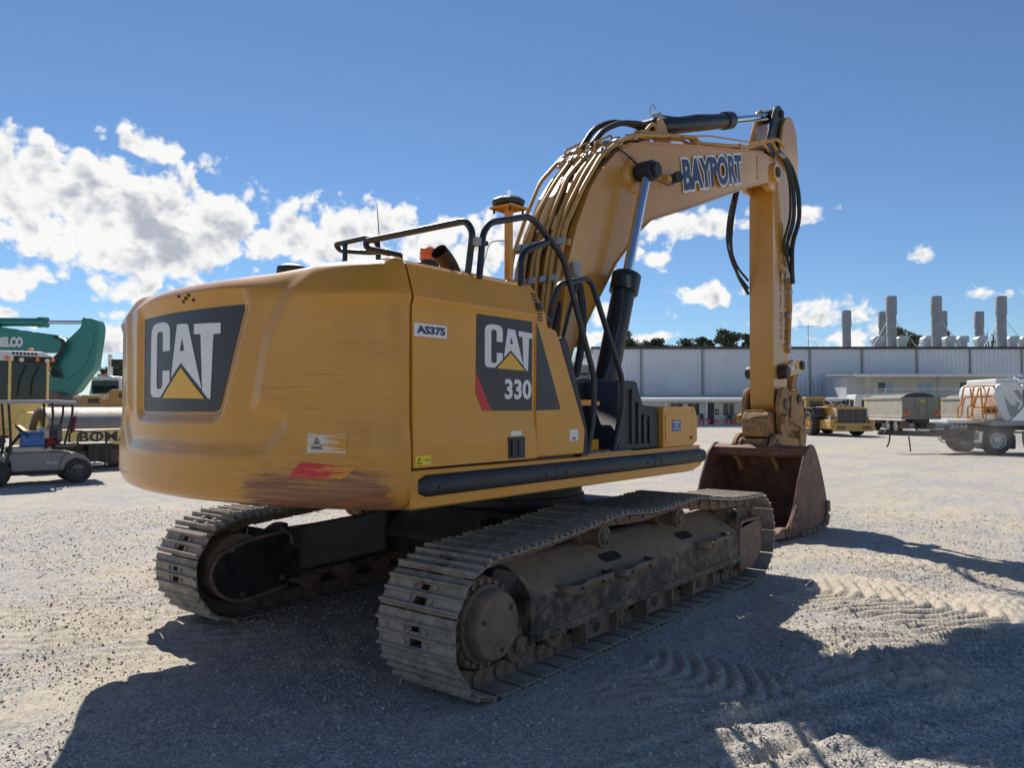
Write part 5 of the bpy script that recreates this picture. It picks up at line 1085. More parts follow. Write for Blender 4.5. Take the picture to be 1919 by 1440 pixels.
def undercarriage():
    # centre body
    mb = MB(); mb.prism([(-.85, .42), (.85, .42), (.95, .60), (.75, .84), (-.75, .84), (-.95, .60)], lambda a, b, t: (a, t, b), -.75, .75)
    cbd = mb.build('car_body', 'undercarriage_black', EX, .03)
    for sx in (-1, 1):
        for sy in (-1, 1):
            m = MB(); A = [(sx * .35, sy * .6, .44), (sx * .95, sy * .5, .44), (sx * .95, sy * .5, .80), (sx * .35, sy * .6, .84)]; Bq = [(sx * .75, sy * 1.16, .24), (sx * 1.50, sy * 1.16, .24), (sx * 1.50, sy * 1.16, .64), (sx * .75, sy * 1.16, .66)]
            m.add(A + Bq, [(0, 1, 2, 3), (7, 6, 5, 4), (0, 4, 5, 1), (1, 5, 6, 2), (2, 6, 7, 3), (3, 7, 4, 0)]); m.build('frame_leg', 'undercarriage_black', cbd, .03)
    MB().rings([((0, 0, .83), .72), ((0, 0, .90), .72), ((0, 0, .905), .70), ((0, 0, .98), .70)], 48).build('swing_ring', 'undercarriage_black', EX, .006)
    mb = MB()
    for k in range(60):
        a = 2 * math.pi * k / 60; F = Matrix.Rotation(a, 4, 'Z'); mb.box((.70, -.02, .985), (.76, .02, 1.06), F)
    sr = mb.build('swing_bearing_bolts', 'undercarriage_black', EX); sr['kind'] = 'stuff'
    MB().rings([((0, 0, .98), .66), ((0, 0, 1.11), .66)], 48).build('swing_bearing', 'undercarriage_black', EX)
    MB().rings([((0, 0, 1.055), .80), ((0, 0, 1.105), .80)], 48).build('swing_cover', 'black_paint', EX, .01)
    for s in (-1, 1):
        F = lambda a, b, t, s=s: (t, s * a, b)
        x0, x1 = -1.53, 1.71
        # section of the side frame: rounded shoulder, sloping roof, bottom rail
        sec = rpoly([(1.485, .23), (1.485, .47), (1.17, .655), (1.06, .655), (1.06, .23)], [0, .06, .04, .02, 0], 5)
        tf = MB().prism(sec, F, x0, x1).build('track_frame', 'frame_black', EX, .006, sm=40)
        MB().box((x0, min(s * 1.44, s * 1.512), .195), (x1, max(s * 1.44, s * 1.512), .245)).build('bottom_rail', 'frame_black', tf, .006)
        MB().prism(rpoly([(1.50, .16), (1.50, .50), (1.40, .60), (1.20, .70), (1.06, .70), (1.06, .16)], [.02, .06, .05, .05, .02, .02]), F, x0 - .05, x0).build('end_plate', 'frame_black', tf, .008)
        MB().prism([(-1.58, .30), (-1.58, .62), (-1.80, .69), (-1.86, .60), (-1.70, .30)], lambda a, b, t, s=s: (a, s * t, b), 1.04, 1.40).build('motor_mount', 'undercarriage_black', tf, .02)
        # idler end guard
        ig = MB().prism(rpoly([(1.715, .52), (1.80, .56), (2.20, .56), (2.28, .50), (2.28, .22), (2.06, .09), (1.72, .10)], .05), lambda a, b, t, s=s: (a, s * t, b), 1.44, 1.50).build('idler_guard', 'rust_steel', tf, .015)
        MB().prism([(1.715, .12), (1.76, .12), (1.76, .66), (1.715, .66)], lambda a, b, t, s=s: (a, s * t, b), 1.07, 1.47).build('end_plate', 'frame_black', tf, .01)
        MB().prism(rpoly([(1.72, .54), (1.78, .57), (2.20, .57), (2.25, .55), (1.75, .50)], .01), lambda a, b, t, s=s: (a, s * t, b), 1.15, 1.50).build('guard_top', 'rust_steel', ig, .01)
        # access slots on the roof, steps on the shoulder
        nrm = Vector((.185, .315)).normalized()
        for xc in (-.42, .80):
            q = rpoly([(-.13, -.045), (.13, -.045), (.13, .045), (-.13, .045)], .044, 5)
            MB().prism(q, lambda a, b, t, xc=xc, s=s: (xc + a, s * (1.36 - b * .862 + nrm.x * t), .5433 + b * .507 + nrm.y * t), -.01, .003).build('access_slot', 'hose', tf)
        for xa, xb in ((-1.26, -.68), (-.60, -.06), (.80, 1.40)):
            pts = [(xa, 1.45, .46), (xa + .03, 1.555, .462), (xa + .16, 1.575, .452), (xa + .22, 1.57, .475), (xb - .03, 1.57, .47), (xb, 1.555, .47), (xb + .005, 1.45, .47)]
            A = [(p.x, s * p.y, p.z + .032) for p in fillet(pts, .05)]; B_ = [(p.x, s * p.y, p.z - .032) for p in fillet(pts, .05)]
            m = MB().strip(A, B_); o = m.build('step', 'rust_steel', tf, sm=60); md = o.modifiers.new('th', 'SOLIDIFY'); md.thickness = .014
            for hx in (.14, .40): MB().cyl((xa + hx, s * 1.575, .465), (xa + hx, s * 1.588, .465), .010, n=10).build('step_hole', 'hose', o)
            MB().prism(rpoly([(xa + .19, .365), (xa + .26, .365), (xa + .26, .435), (xa + .19, .435)], .03), lambda a, b, t, s=s: (a, s * t, b), 1.47, 1.488).build('drain_hole', 'hose', tf)
        # rollers, guards, carrier rollers
        for k in range(9):
            x = -1.62 + k * .40
            rl = MB().rings([((x, s * 1.13, .19), .07), ((x, s * 1.16, .19), .115), ((x, s * 1.19, .19), .115), ((x, s * 1.20, .19), .09), ((x, s * 1.38, .19), .09), ((x, s * 1.39, .19), .112), ((x, s * 1.425, .19), .108), ((x, s * 1.435, .19), .06), ((x, s * 1.46, .19), .055)], 20).build('track_roller', 'rust_steel', EX, sm=40)
            MB().box((x - .06, min(s * 1.42, s * 1.47), .15), (x + .06, max(s * 1.42, s * 1.47), .24)).build('roller_bracket', 'rust_steel', rl, .012)
            for dx in (-.035, .035): MB().cyl((x + dx, s * 1.465, .175), (x + dx, s * 1.485, .175), .014, n=6).build('bolt_head', 'rust_steel', rl)
        for xa, xb in ((-1.0, -.56), (-.16, .30), (.64, 1.10)):
            g = MB().prism(rpoly([(xa, .195), (xa + .03, .12), (xa, .055), (xb, .05), (xb - .03, .12), (xb, .195)], .02), lambda a, b, t, s=s: (a, s * t, b), 1.435, 1.465).build('track_guard', 'rust_steel', tf, .006)
            for xx in (xa + .02, xb - .02): MB().box((xx - .012, min(s * 1.40, s * 1.52), .06), (xx + .012, max(s * 1.40, s * 1.52), .20)).build('guard_rib', 'rust_steel', g, .005)
            MB().cyl(((xa + xb) / 2, s * 1.46, .13), ((xa + xb) / 2, s * 1.469, .13), .045, n=14).build('guard_hole', 'hose', g)
        for xc in (-.57, .65):
            cr = MB().rings([((xc, s * 1.17, .715), .06), ((xc, s * 1.18, .715), .085), ((xc, s * 1.23, .715), .085), ((xc, s * 1.235, .715), .07), ((xc, s * 1.36, .715), .07), ((xc, s * 1.365, .715), .085), ((xc, s * 1.405, .715), .085), ((xc, s * 1.41, .715), .075)], 24).build('carrier_roller', 'rust_steel', EX, sm=40)
            MB().rings([((xc, s * 1.405, .715), .062), ((xc, s * 1.418, .715), .062), ((xc, s * 1.42, .715), .03)], 20).build('roller_cap', 'frame_black', cr)
            for q in range(6):
                a = q * math.pi / 3; MB().box((xc + math.cos(a) * .042 - .007, min(s * 1.414, s * 1.426), .715 + math.sin(a) * .042 - .012), (xc + math.cos(a) * .042 + .007, max(s * 1.414, s * 1.426), .715 + math.sin(a) * .042 + .012)).build('cap_rib', 'rust_steel', cr)
            MB().box((xc - .05, min(s * 1.08, s * 1.18), .60), (xc + .05, max(s * 1.08, s * 1.18), .76)).build('roller_support', 'frame_black', cr, .012)
        # final drive and sprocket
        zc = .408; x = -1.99
        fd = MB().rings([((x, s * 1.06, zc), .26), ((x, s * 1.34, zc), .27), ((x, s * 1.40, zc), .265), ((x, s * 1.44, zc), .262), ((x, s * 1.455, zc), .255)], 40).build('final_drive', 'rust_steel', EX, sm=40)
        MB().rings([((x, s * 1.45, zc), .225), ((x, s * 1.485, zc), .222), ((x, s * 1.50, zc), .205), ((x, s * 1.555, zc), .198), ((x, s * 1.575, zc), .185), ((x, s * 1.58, zc), .17)], 40).build('drive_cap', 'rust_steel', fd, sm=30)
        for q in range(22):
            a = 2 * math.pi * q / 22; MB().cyl((x + .24 * math.cos(a), s * 1.45, zc + .24 * math.sin(a)), (x + .24 * math.cos(a), s * 1.475, zc + .24 * math.sin(a)), .016, n=6).build('bolt_head', 'rust_steel', fd)
        for a in (40, 160, 280): MB().cyl((x + .14 * math.cos(R(a)), s * 1.579, zc + .14 * math.sin(R(a))), (x + .14 * math.cos(R(a)), s * 1.585, zc + .14 * math.sin(R(a))), .016, n=8).build('drain_plug', 'hose', fd)
        q = []
        for k in range(23):
            a0 = 360 / 23 * k
            for da, rr in ((0, .27), (4, .27), (6, .335), (10, .335), (12, .27)): q.append((x + rr * math.cos(R(a0 + da)), zc + rr * math.sin(R(a0 + da))))
        MB().prism(q, lambda a, b, t, s=s: (a, s * t, b), 1.265, 1.325).build('sprocket', 'rust_steel', EX)
        # idler
        MB().rings([((1.99, s * 1.18, zc), .10), ((1.99, s * 1.20, zc), .275), ((1.99, s * 1.25, zc), .275), ((1.99, s * 1.255, zc), .30), ((1.99, s * 1.335, zc), .30), ((1.99, s * 1.34, zc), .275), ((1.99, s * 1.39, zc), .275), ((1.99, s * 1.41, zc), .10)], 40).build('idler_wheel', 'rust_steel', EX, sm=35)
    # inner guard around the far sprocket motor, seen under the tail
    for s in (-1, 1):
        out = rpoly([(-1.52, .20), (-1.52, .655), (-1.95, .61), (-2.18, .53), (-2.26, .40), (-2.18, .22), (-1.98, .14)], .12, 5)
        mg = MB().prism(out, lambda a, b, t, s=s: (a, s * t, b), 1.02, 1.06).build('motor_cover', 'undercarriage_black', EX, .012)
        P = [(a, s * 1.02, b) for a, b in out]; MB().tube(P[6:] + P[:2], .016, 8).build('cover_rim', 'rust_steel', mg)
        for a, b in ((-1.62, .66), (-2.08, .56), (-1.62, .27), (-1.98, .20)): MB().cyl((a, s * 1.02, b), (a, s * 1.005, b), .022, n=12).build('bolt_head', 'rust_steel', mg)
undercarriage()
# ================================================================ MACHINES AND VEHICLES
def golf_cart():
    d = 16.9; k = d / FPX; th = R(40); lat0 = (70 - 959.5) / FPX * d
    def X(px, y=-.5): q = px - 959.5; return (q * (d + y * math.cos(th)) - FPX * (lat0 - y * math.sin(th))) / (FPX * math.cos(th) - q * math.sin(th))
    def on_cart(name, px, y, z): p = Vector(G(70, d)) + Matrix.Rotation(YAW - R(90) + th, 4, 'Z') @ Vector((X(px, y), y, z)); return empty(name, p, YAW - R(90) + th)
    c = tag(site('golf_cart', 70, d, 40), 'grey four-seat golf cart with a flat roof parked before the road roller', 'golf cart')
    # body sides as profiles; x along the cart
    prof = rpoly([(X(22), .30), (X(22), .70), (X(108), .70), (X(150), .66), (X(170), .50), (X(176), .34), (X(160), .30)], .05)
    bd = MB().prism(prof, lambda a, b, t: (a, t, b), -.55, .55).build('body', 'cart_grey', c, .03)
    for s in (-.575, .575): MB().prism(rpoly([(X(112), .34), (X(120), .60), (X(138), .68), (X(158), .62), (X(168), .46), (X(172), .36), (X(160), .42), (X(146), .56), (X(134), .56), (X(122), .44), (X(120), .34)], .02), lambda a, b, t: (a, t, b), s - .02, s + .02).build('mudguard', 'cart_grey', bd, .01)
    bx('chassis', (X(-12), -.5, .22), (X(165), .5, .32), 'hose', c, .02)
    bx('floor', (X(-10), -.55, .30), (X(24), .55, .34), 'seat_dark', c, .01)
    MB().prism(rpoly([(X(-55), .36), (X(-52), .66), (X(-20), .92), (X(0), .78), (X(16), .50), (X(14), .34)], .05), lambda a, b, t: (a, t, b), -.5, .5).build('front_cowl', 'cart_grey', c, .04)
    MB().prism(rpoly([(X(-24), .80), (X(-6), 1.00), (X(10), 1.02), (X(14), .94), (X(-2), .74)], .03), lambda a, b, t: (a, t, b), -.5, .5).build('dashboard', 'hose', c, .03)
    for s in (-1, 1):
        MB().tube([(X(14), s * .5, .40), (X(22), s * .5, .95), (X(16), s * .52, 1.75)], .025, 8, .1).build('roof_post', 'hose', c)
        MB().tube([(X(96), s * .52, 1.00), (X(100), s * .52, 1.45), (X(98), s * .52, 1.75)], .025, 8, .1).build('roof_post', 'hose', c)
        MB().tube([(X(122), s * .52, .85), (X(136), s * .52, 1.5), (X(136), s * .52, 1.74)], .025, 8, .1).build('roof_post', 'hose', c)
    MB().prism(rpoly([(X(-45), 1.72), (X(100), 1.75), (X(140), 1.72), (X(142), 1.79), (X(100), 1.82), (X(-45), 1.80)], .02), lambda a, b, t: (a, t, b), -.62, .62).build('roof', 'cart_roof', c, .02)
    se = bx('seat_cushion', (X(24), -.55, .70), (X(98), .55, .82), 'seat_vinyl', c, .04); bx('seat_cushion', (X(104), -.55, .78), (X(140), .55, .88), 'seat_dark', c, .04)
    for s in (-1, 1): MB().prism(rpoly([(-.26, .98), (.26, .98), (.24, 1.22), (-.24, 1.22)], .08), lambda a, b, t, s=s: (X(88) + t, s * .28 + a, b), -.04, .06).build('seat_back', 'seat_vinyl', c, .03)
    for s in (-1, 1): MB().prism(rpoly([(-.26, .90), (.26, .90), (.24, 1.28), (-.24, 1.28)], .08), lambda a, b, t, s=s: (X(112) + t, s * .28 + a, b), -.04, .06).build('seat_back', 'seat_dark', c, .03)
    MB().tube([(X(84), -.56, .78), (X(92), -.58, .84), (X(116), -.58, .95)], .022, 8, .05).build('arm_rest', 'hose', c)
    st = MB(); ctr = Vector((X(46), -.28, 1.13)); ax = Vector((.75, 0, .66)).normalized(); u = ax.orthogonal().normalized(); w = ax.cross(u)
    P = [tuple(ctr + (u * math.cos(2 * math.pi * i / 24) + w * math.sin(2 * math.pi * i / 24)) * .19) for i in range(25)]
    st.tube(P, .018, 8); sw = st.build('steering_wheel', 'hose', c); MB().tube([tuple(ctr), (X(16), -.28, .72)], .03, 8).build('steering_column', 'hose', sw)
    for q in (0, 2.1, 4.2): MB().cyl(ctr, ctr + (u * math.cos(q) + w * math.sin(q)) * .18, .014, n=6).build('spoke', 'hose', sw)
    # rear platform with grab rail
    bx('rear_platform', (X(150), -.5, .82), (X(214), .5, .86), 'hose', c, .01)
    for s in (-1, 1): MB().tube([(X(148), s * .45, .70), (X(148), s * .45, 1.06), (X(156), s * .45, 1.12), (X(200), s * .45, 1.12), (X(202), s * .45, 1.05), (X(200), s * .45, .36)], .02, 8, .05).build('grab_rail', 'hose', c)
    bx('rear_step', (X(172), -.45, .36), (X(205), .45, .39), 'concrete_pale', c, .01)
    for px, s in ((148, -1), (148, 1), (-6, -1), (-6, 1)): wheel(c, X(px, -.5), s * .50, .275, .275, .22, 'y', 'seat_dark', .55, nuts=6, side=-1 if s < 0 else 1)
    text_obj('model_badge', 'EZ GO', 'decal_white', c, lambda a, b: (X(88) + a, -.5505 - .03, .45 + b), .22, .045, .01)
    e = tag(on_cart('cooler_box', 62, -.25, .82), 'blue plastic cooler box on the front seat of the golf cart', 'cooler')
    bx('tub', (-.22, -.17, 0), (.22, .17, .26), 'cooler_blue', e, .02); bx('lid', (-.23, -.18, .26), (.23, .18, .31), 'cooler_blue', e, .015)
    f = tag(on_cart('fire_extinguisher', 141, -.45, 1.12), 'small red fire extinguisher strapped to the rear roof post of the golf cart', 'extinguisher')
    MB().rings([((-.05, 0, 0), .05), ((0, 0, .30), .05), ((.01, 0, .34), .02)], 12).build('cylinder', 'maroon', f, sm=40); bx('valve', (-.02, -.02, .34), (.05, .02, .39), 'alloy', f)
    g = tag(on_cart('red_bag', 100, -.2, .82), 'crumpled red bag on the front seat beside the blue cooler', 'bag')
    MB().rings([((-.12, 0, 0), .08), ((-.10, 0, .06), .10), ((.06, 0, .08), .09), ((.14, 0, .03), .04)], 10).build('sack', 'red_cloth', g, sm=60)
golf_cart()
def road_roller():
    r = tag(site('road_roller', 75, 20.5, 50), 'yellow single-drum road roller with a grey steel drum behind the golf cart', 'road roller')
    R_ = .83; x0, x1 = 0.0, 2.12                                     # drum axis along local x, machine heads towards -y
    dm = MB(); dm.rings([((x0, 0, R_), R_ - .06), ((x0, 0, R_), R_), ((x1, 0, R_), R_), ((x1, 0, R_), R_ - .06)], 64, False); dm.rings([((x0, 0, R_), R_ - .055), ((x1, 0, R_), R_ - .055)], 64, False)
    dm.build('drum', 'drum_steel', r, sm=35)
    dk = MB().rings([((x0 + .30, 0, R_), R_ - .06), ((x0 + .33, 0, R_), .03)], 40, False).build('drum_disc', 'hose', r)
    for q in range(5):
        a = 2 * math.pi * q / 5 + .4; MB().box((-.10, -.13, .16), (.10, .13, .62), Matrix.Translation((x0 + .2, 0, R_)) @ Matrix.Rotation(a, 4, 'X')).build('drum_mount', 'roller_yellow', dk, .03)
    MB().cyl((x0 + .05, 0, R_), (x0 + .3, 0, R_), .30, n=24).build('drum_motor', 'roller_yellow', dk, .02)
    for q in range(8):
        a = q * math.pi / 4; MB().cyl((x0 + .04, .22 * math.cos(a), R_ + .22 * math.sin(a)), (x0 + .06, .22 * math.cos(a), R_ + .22 * math.sin(a)), .025, n=6).build('bolt_head', 'hose', dk)
    fr = bx('frame_beam', (-.30, -1.15, .66), (2.45, -.90, 1.08), 'cream', r, .04)
    for x in (-.30, 2.25): 
        MB().prism(rpoly([(-1.15, .66), (-.5, .60), (1.3, .55), (1.4, 1.1), (1.0, 1.18), (.5, 1.05), (-.5, 1.05), (-1.15, 1.08)], .06), lambda a, b, t, x=x: (x + t, a, b), 0, .18).build('frame_side', 'roller_yellow', r, .02)
    bx('scraper', (.02, -.90, .50), (2.1, -.82, .66), 'hose', fr, .01); bx('tow_plate', (.8, -1.1, .22), (1.4, -.98, .66), 'hose', fr, .02)
    for i in range(3): bx('skid_bar', (1.55, -1.05 + i * .06, .18 + i * .10), (2.2, -1.0 + i * .06, .23 + i * .10), 'rust_steel', fr)
    text_obj('lettering', 'BOMAG', 'decal_black', fr, lambda a, b: (.55 + a, -1.153, .745 + b), 1.62, .27, .03)
    MB().prism(rpoly([(1.1, .35), (2.2, .35), (2.3, 1.55), (1.3, 1.5), (1.0, 1.1)], .1), lambda a, b, t: (t, a, b), .25, 1.85).build('articulation', 'roller_yellow', r, .04)
    y0 = 3.6; bx('rear_body', (-0.19, y0 + .9, .7), (1.191, y0 + 3.6, 1.72), 'cream', r, .06)
    bx('cab_base', (0, y0, 1.0), (1.45, y0 + 1.6, 1.85), 'cream', r, .04)
    for x in (0.0, 1.38, .345):
        for y in ((y0, y0 + 1.52) if x != .345 else (y0,)): bx('cab_pillar', (x, y, 1.85), (x + .08, y + .08, 3.05), 'cream', r, .01)
    bx('windscreen', (0.414, y0 + .02, 1.85), (1.381, y0 + .035, 3.05), 'dark_glass', r); bx('front_window', (0.069, y0 + .02, 1.85), (0.345, y0 + .035, 3.05), 'dark_glass', r); bx('rear_window', (0.069, y0 + 1.55, 1.85), (1.381, y0 + 1.565, 3.05), 'dark_glass', r)
    for x in (.02, 1.42): bx('side_window', (x, y0 + .08, 1.85), (x + .02, y0 + 1.5, 3.05), 'dark_glass', r)
    rf = MB().prism(rpoly([(-.09, 3.05), (1.54, 3.05), (1.52, 3.22), (1.2, 3.36), (-.09, 3.34)], .05), lambda a, b, t: (a, t, b), y0 - .15, y0 + 1.7).build('cab_roof', 'white_paint', r, .03)
    bx('roof_front', (0.432, y0 - .17, 3.04), (1.519, y0 - .12, 3.20), 'hose', rf)
    for i in range(7): MB().prism([(.4 + i * .1, 3.24), (.46 + i * .1, 3.24), (.44 + i * .1, 3.32), (.38 + i * .1, 3.32)], FRONT(y0 - .151), 0, .01).build('roof_grille', 'hose', rf)
    for x in (.25, 1.05, 1.47): MB().rings([((x, y0 - .2, 3.06), .055), ((x, y0 - .2, 3.16), .055), ((x, y0 - .2, 3.19), .02)], 12).build('indicator', 'amber', r)
    for x in (.62, 1.32): MB().cyl((x, y0 - .13, 3.10), (x, y0 - .22, 3.09), .07, n=14).build('work_lamp', 'alloy', r)
    MB().rings([((1.105, y0 + .5, 3.34), .07), ((1.105, y0 + .5, 3.48), .075), ((1.105, y0 + .5, 3.5), .03)], 12).build('beacon', 'amber', r)
    for x in (.6, .95): MB().tube([(x, y0 - .01, 2.0), (x + .05, y0 - .03, 2.5), (x + .22, y0 - .03, 2.95)], .014, 6).build('wiper', 'hose', r)
    for x in (-.1, 1.55): MB().tube([(x, y0 + .1, 2.9), (x + (-.2 if x < 1 else .2), y0 - .2, 2.85), (x + (-.2 if x < 1 else .2), y0 - .22, 2.5)], .015, 6, .05).build('mirror_arm', 'hose', r)
    bx('cab_step', (0.069, y0 - .25, .75), (1.277, y0, .82), 'hose', r, .01); bx('seat_back', (0.587, y0 + .8, 1.9), (0.932, y0 + .95, 2.6), 'seat_dark', r, .03); bx('steering_console', (0.63, y0 + .2, 1.85), (0.846, y0 + .4, 2.35), 'seat_dark', r, .03)
    bx('number_label', (1.454, y0 + .3, 2.1), (1.463, y0 + .4, 2.7), 'bright_yellow', r)
    for x in (.05, 1.6): wheel(r, x, y0 + 2.2, .78, .78, .6, 'x', 'cream', .5, side=0)
road_roller()
def teal_excavator():
    d = 33.0; k = d / FPX; X, Z = local(100, d)
    t = tag(site('teal_excavator', 100, d), 'teal excavator whose boom and stick rise behind the road roller', 'excavator')
    P = lambda pts: [(X(a), Z(b)) for a, b in pts]
    # boom: tapering box to the elbow; stick hanging down
    bm = MB().prism(P([(-260, 560), (-60, 600), (0, 612), (60, 623), (112, 632), (130, 645), (120, 662), (60, 662), (0, 665), (-60, 668), (-150, 680), (-260, 720)]), FRONT(0), -.35, .35).build('boom', 'teal', t, .02)
    st = MB().prism(rpoly(P([(130, 640), (156, 615), (160, 600), (168, 597), (186, 600), (192, 612), (191, 630), (183, 690), (172, 703), (150, 735), (92, 760), (84, 756), (96, 712), (112, 668)]), .12, 3), FRONT(-.05), -.26, .26).build('stick', 'teal', t, .02)
    MB().prism(rpoly(P([(150, 640), (170, 618), (184, 622), (180, 650), (164, 690), (130, 715), (118, 705), (136, 668)]), .15), FRONT(-.31), 0, .03).build('stick_plate', 'teal', st, .01)
    MB().cyl((X(-60), 0, Z(603)), (X(84), 0, Z(604)), .19, n=20).build('cylinder_barrel', 'teal', t, .02); MB().cyl((X(70), 0, Z(604)), (X(86), 0, Z(604)), .24, n=20).build('cylinder_collar', 'teal', t, .02); MB().cyl((X(84), 0, Z(604)), (X(160), 0, Z(604)), .085, n=16).build('piston_rod', 'chrome', t)
    MB().cyl((X(164), -.3, Z(603)), (X(164), .3, Z(603)), .16, n=18).build('rod_eye', 'teal', t, .02)
    for i, v in enumerate((-.28, -.16, -.05)): MB().tube([(X(-60), v, Z(612)), (X(30), v, Z(620)), (X(70), v, Z(626)), (X(108), v, Z(630))], .045, 8).build('hydraulic_pipe', 'teal', bm)
    for i in range(5): bx('pipe_clamp', (X(8 + i * 22) - .06, -.36, Z(618 + i * 3.4) - .06), (X(8 + i * 22) + .06, .1, Z(618 + i * 3.4) + .09), 'teal', bm)
    for i in range(4): MB().tube([(X(108 + i * 2), -.38 - .04 * i, Z(632)), (X(128 + i * 2), -.45 - .03 * i, Z(640)), (X(126 + i * 2), -.5, Z(660)), (X(108 + i * 3), -.5, Z(676)), (X(102 + i * 4), -.46, Z(694)), (X(112 + i * 5), -.42, Z(708))], .035, 8, .4, 5).build('hydraulic_hose', 'hose', t)
    text_obj('lettering', 'KOBELCO', 'decal_white', bm, lambda a, b: (X(-19) + a, -.352 - .006, Z(652) + b), 70 * k, .44, .07)
    bx('stripe', (X(84), -.32, Z(745)), (X(88), -.315, Z(700)), 'bright_yellow', st)
    for s in (-1, 1): MB().cyl((X(150), s * .1, Z(700)), (X(120), s * .1, Z(745)), .05, n=10).build('linkage_rod', 'alloy', st)
    # upper structure and crawlers behind the roller
    bx('house', (X(-330), -1.5, 1.1), (X(-130), 1.5, 2.7), 'teal', t, .08)
    bx('cab', (X(-180), -1.5, 1.4), (X(-110), -.4, 3.0), 'hose', t, .05)
    for s in (-1.3, 1.3): MB().prism(rpoly([(X(-330), .0), (X(-110), 0), (X(-110), .9), (X(-330), .9)], .42, 6), lambda a, b, q, s=s: (a, s + q, b), -.3, .3).build('crawler', 'rust_steel', t, .02)
    MB().prism(rpoly(P([(60, 740), (130, 735), (150, 790), (110, 838), (60, 830), (30, 790)]), .3), FRONT(0), -.8, .8).build('bucket', 'rust_steel', t, .03)
teal_excavator()
def left_trucks():
    d = 40.0; k = d / FPX; X, Z = local(195, d)
    t = tag(site('white_truck', 195, d), 'white prime mover cab with amber roof lights behind the yellow dump truck', 'truck')
    bx('chassis', (X(165), -.4, .6), (X(225), 6, 1.0), 'hose', t, .03)
    MB().prism(rpoly([(X(168), 1.0), (X(228), 1.0), (X(227), Z(738)), (X(224), Z(711)), (X(205), Z(704)), (X(172), Z(706)), (X(166), Z(738))], .12), FRONT(0), -2.2, 0).build('cab', 'white_paint', t, .05)
    bx('windscreen', (X(172), -.03, Z(738)), (X(222), -.005, Z(714)), 'dark_glass', t, .01); bx('visor', (X(166), -.35, Z(713)), (X(228), -.02, Z(707)), 'silver', t, .02)
    MB().box((X(195), -.04, Z(738)), (X(197), -.032, Z(714))).build('screen_bar', 'hose', t)
    for i in range(4): bx('roof_light', (X(184 + i * 4), -.1, Z(704)), (X(186 + i * 4), .1, Z(701)), 'amber', t)
    MB().rings([((X(187), 1.0, Z(705)), .13), ((X(187), 1.0, Z(672)), .12), ((X(188), .9, Z(664)), .12)], 12).build('exhaust_stack', 'chrome', t, sm=40)
    bx('bonnet', (X(176), -1.4, .8), (X(220), 0, Z(742)), 'white_paint', t, .1)
    MB().rings([((X(110), 1.5, Z(672)), .5), ((X(128), 1.5, Z(668)), .5), ((X(132), 1.5, Z(668)), .3)], 16).build('air_tank', 'silver', t, sm=40)
    for s in (X(172), X(222)): wheel(t, s, .3, .5, .5, .3, 'x', 'alloy', side=1)
    d = 30.0; k = d / FPX; X, Z = local(200, d)
    u = tag(site('dump_truck', 200, d), 'orange-yellow articulated dump truck partly hidden behind the counterweight', 'dump truck')
    bx('engine_hood', (X(150), 0, Z(772)), (X(186), 2.2, Z(741)), 'dump_orange', u, .05); MB().prism(rpoly([(X(187), Z(764)), (X(262), Z(764)), (X(262), Z(730)), (X(210), Z(730)), (X(187), Z(746))], .05), FRONT(0), -2.2, .05).build('cab_body', 'dump_orange', u, .03)
    bx('hood_slot', (X(165), -.01, Z(756)), (X(185), .02, Z(747)), 'gutter_dark', u); bx('grille', (X(152), -.02, Z(770)), (X(184), .01, Z(762)), 'tipper_tail', u)
    flat_piece('logo_panel', [[(X(188), Z(750)), (X(211), Z(750)), (X(211), Z(737)), (X(188), Z(737))]], FRONT(-.051), 'dump_orange', u, .004)
    text_obj('logo_text', 'CAT', 'decal_white', u, lambda a, b: (X(190) + a, -.062, Z(748) + b), 15 * k, 8.5 * k, .06)
    flat_piece('logo_triangle', [[(X(195), Z(749)), (X(203), Z(749)), (X(199), Z(745))]], FRONT(-.064), 'decal_yellow', u, .003)
    text_obj('logo_text', 'B', 'decal_black', u, lambda a, b: (X(224) + a, -.062, Z(746) + b), 7 * k, 9 * k, .06)
    text_obj('model_text', '730', 'decal_white', u, lambda a, b: (X(186) + a, -.062, Z(767) + b), 17 * k, 4 * k, .02)
    bx('bumper', (X(150), -.1, Z(800)), (X(186), 1, Z(772)), 'dump_orange', u, .04); bx('under_frame', (X(150), .3, .4), (X(262), 2, Z(764)), 'gutter_dark', u, .03)
    for px in (222, 262): wheel(u, X(px), .2, .85, .85, .6, 'y', 'dump_orange', .5, side=-1)
    MB().prism(rpoly([(X(196), Z(790)), (X(198), Z(776)), (X(212), Z(764)), (X(250), Z(764)), (X(250), Z(760)), (X(208), Z(760)), (X(192), Z(776)), (X(190), Z(790))], .05), FRONT(-.1), -.5, .02).build('mudguard', 'dump_orange', u, .01)
    bx('mirror', (X(212), -.2, Z(688)), (X(240), .0, Z(674)), 'hose', u, .02); MB().cyl((X(232), -.1, Z(730)), (X(232), -.1, Z(688)), .03, n=6).build('mirror_arm', 'hose', u)
left_trucks()
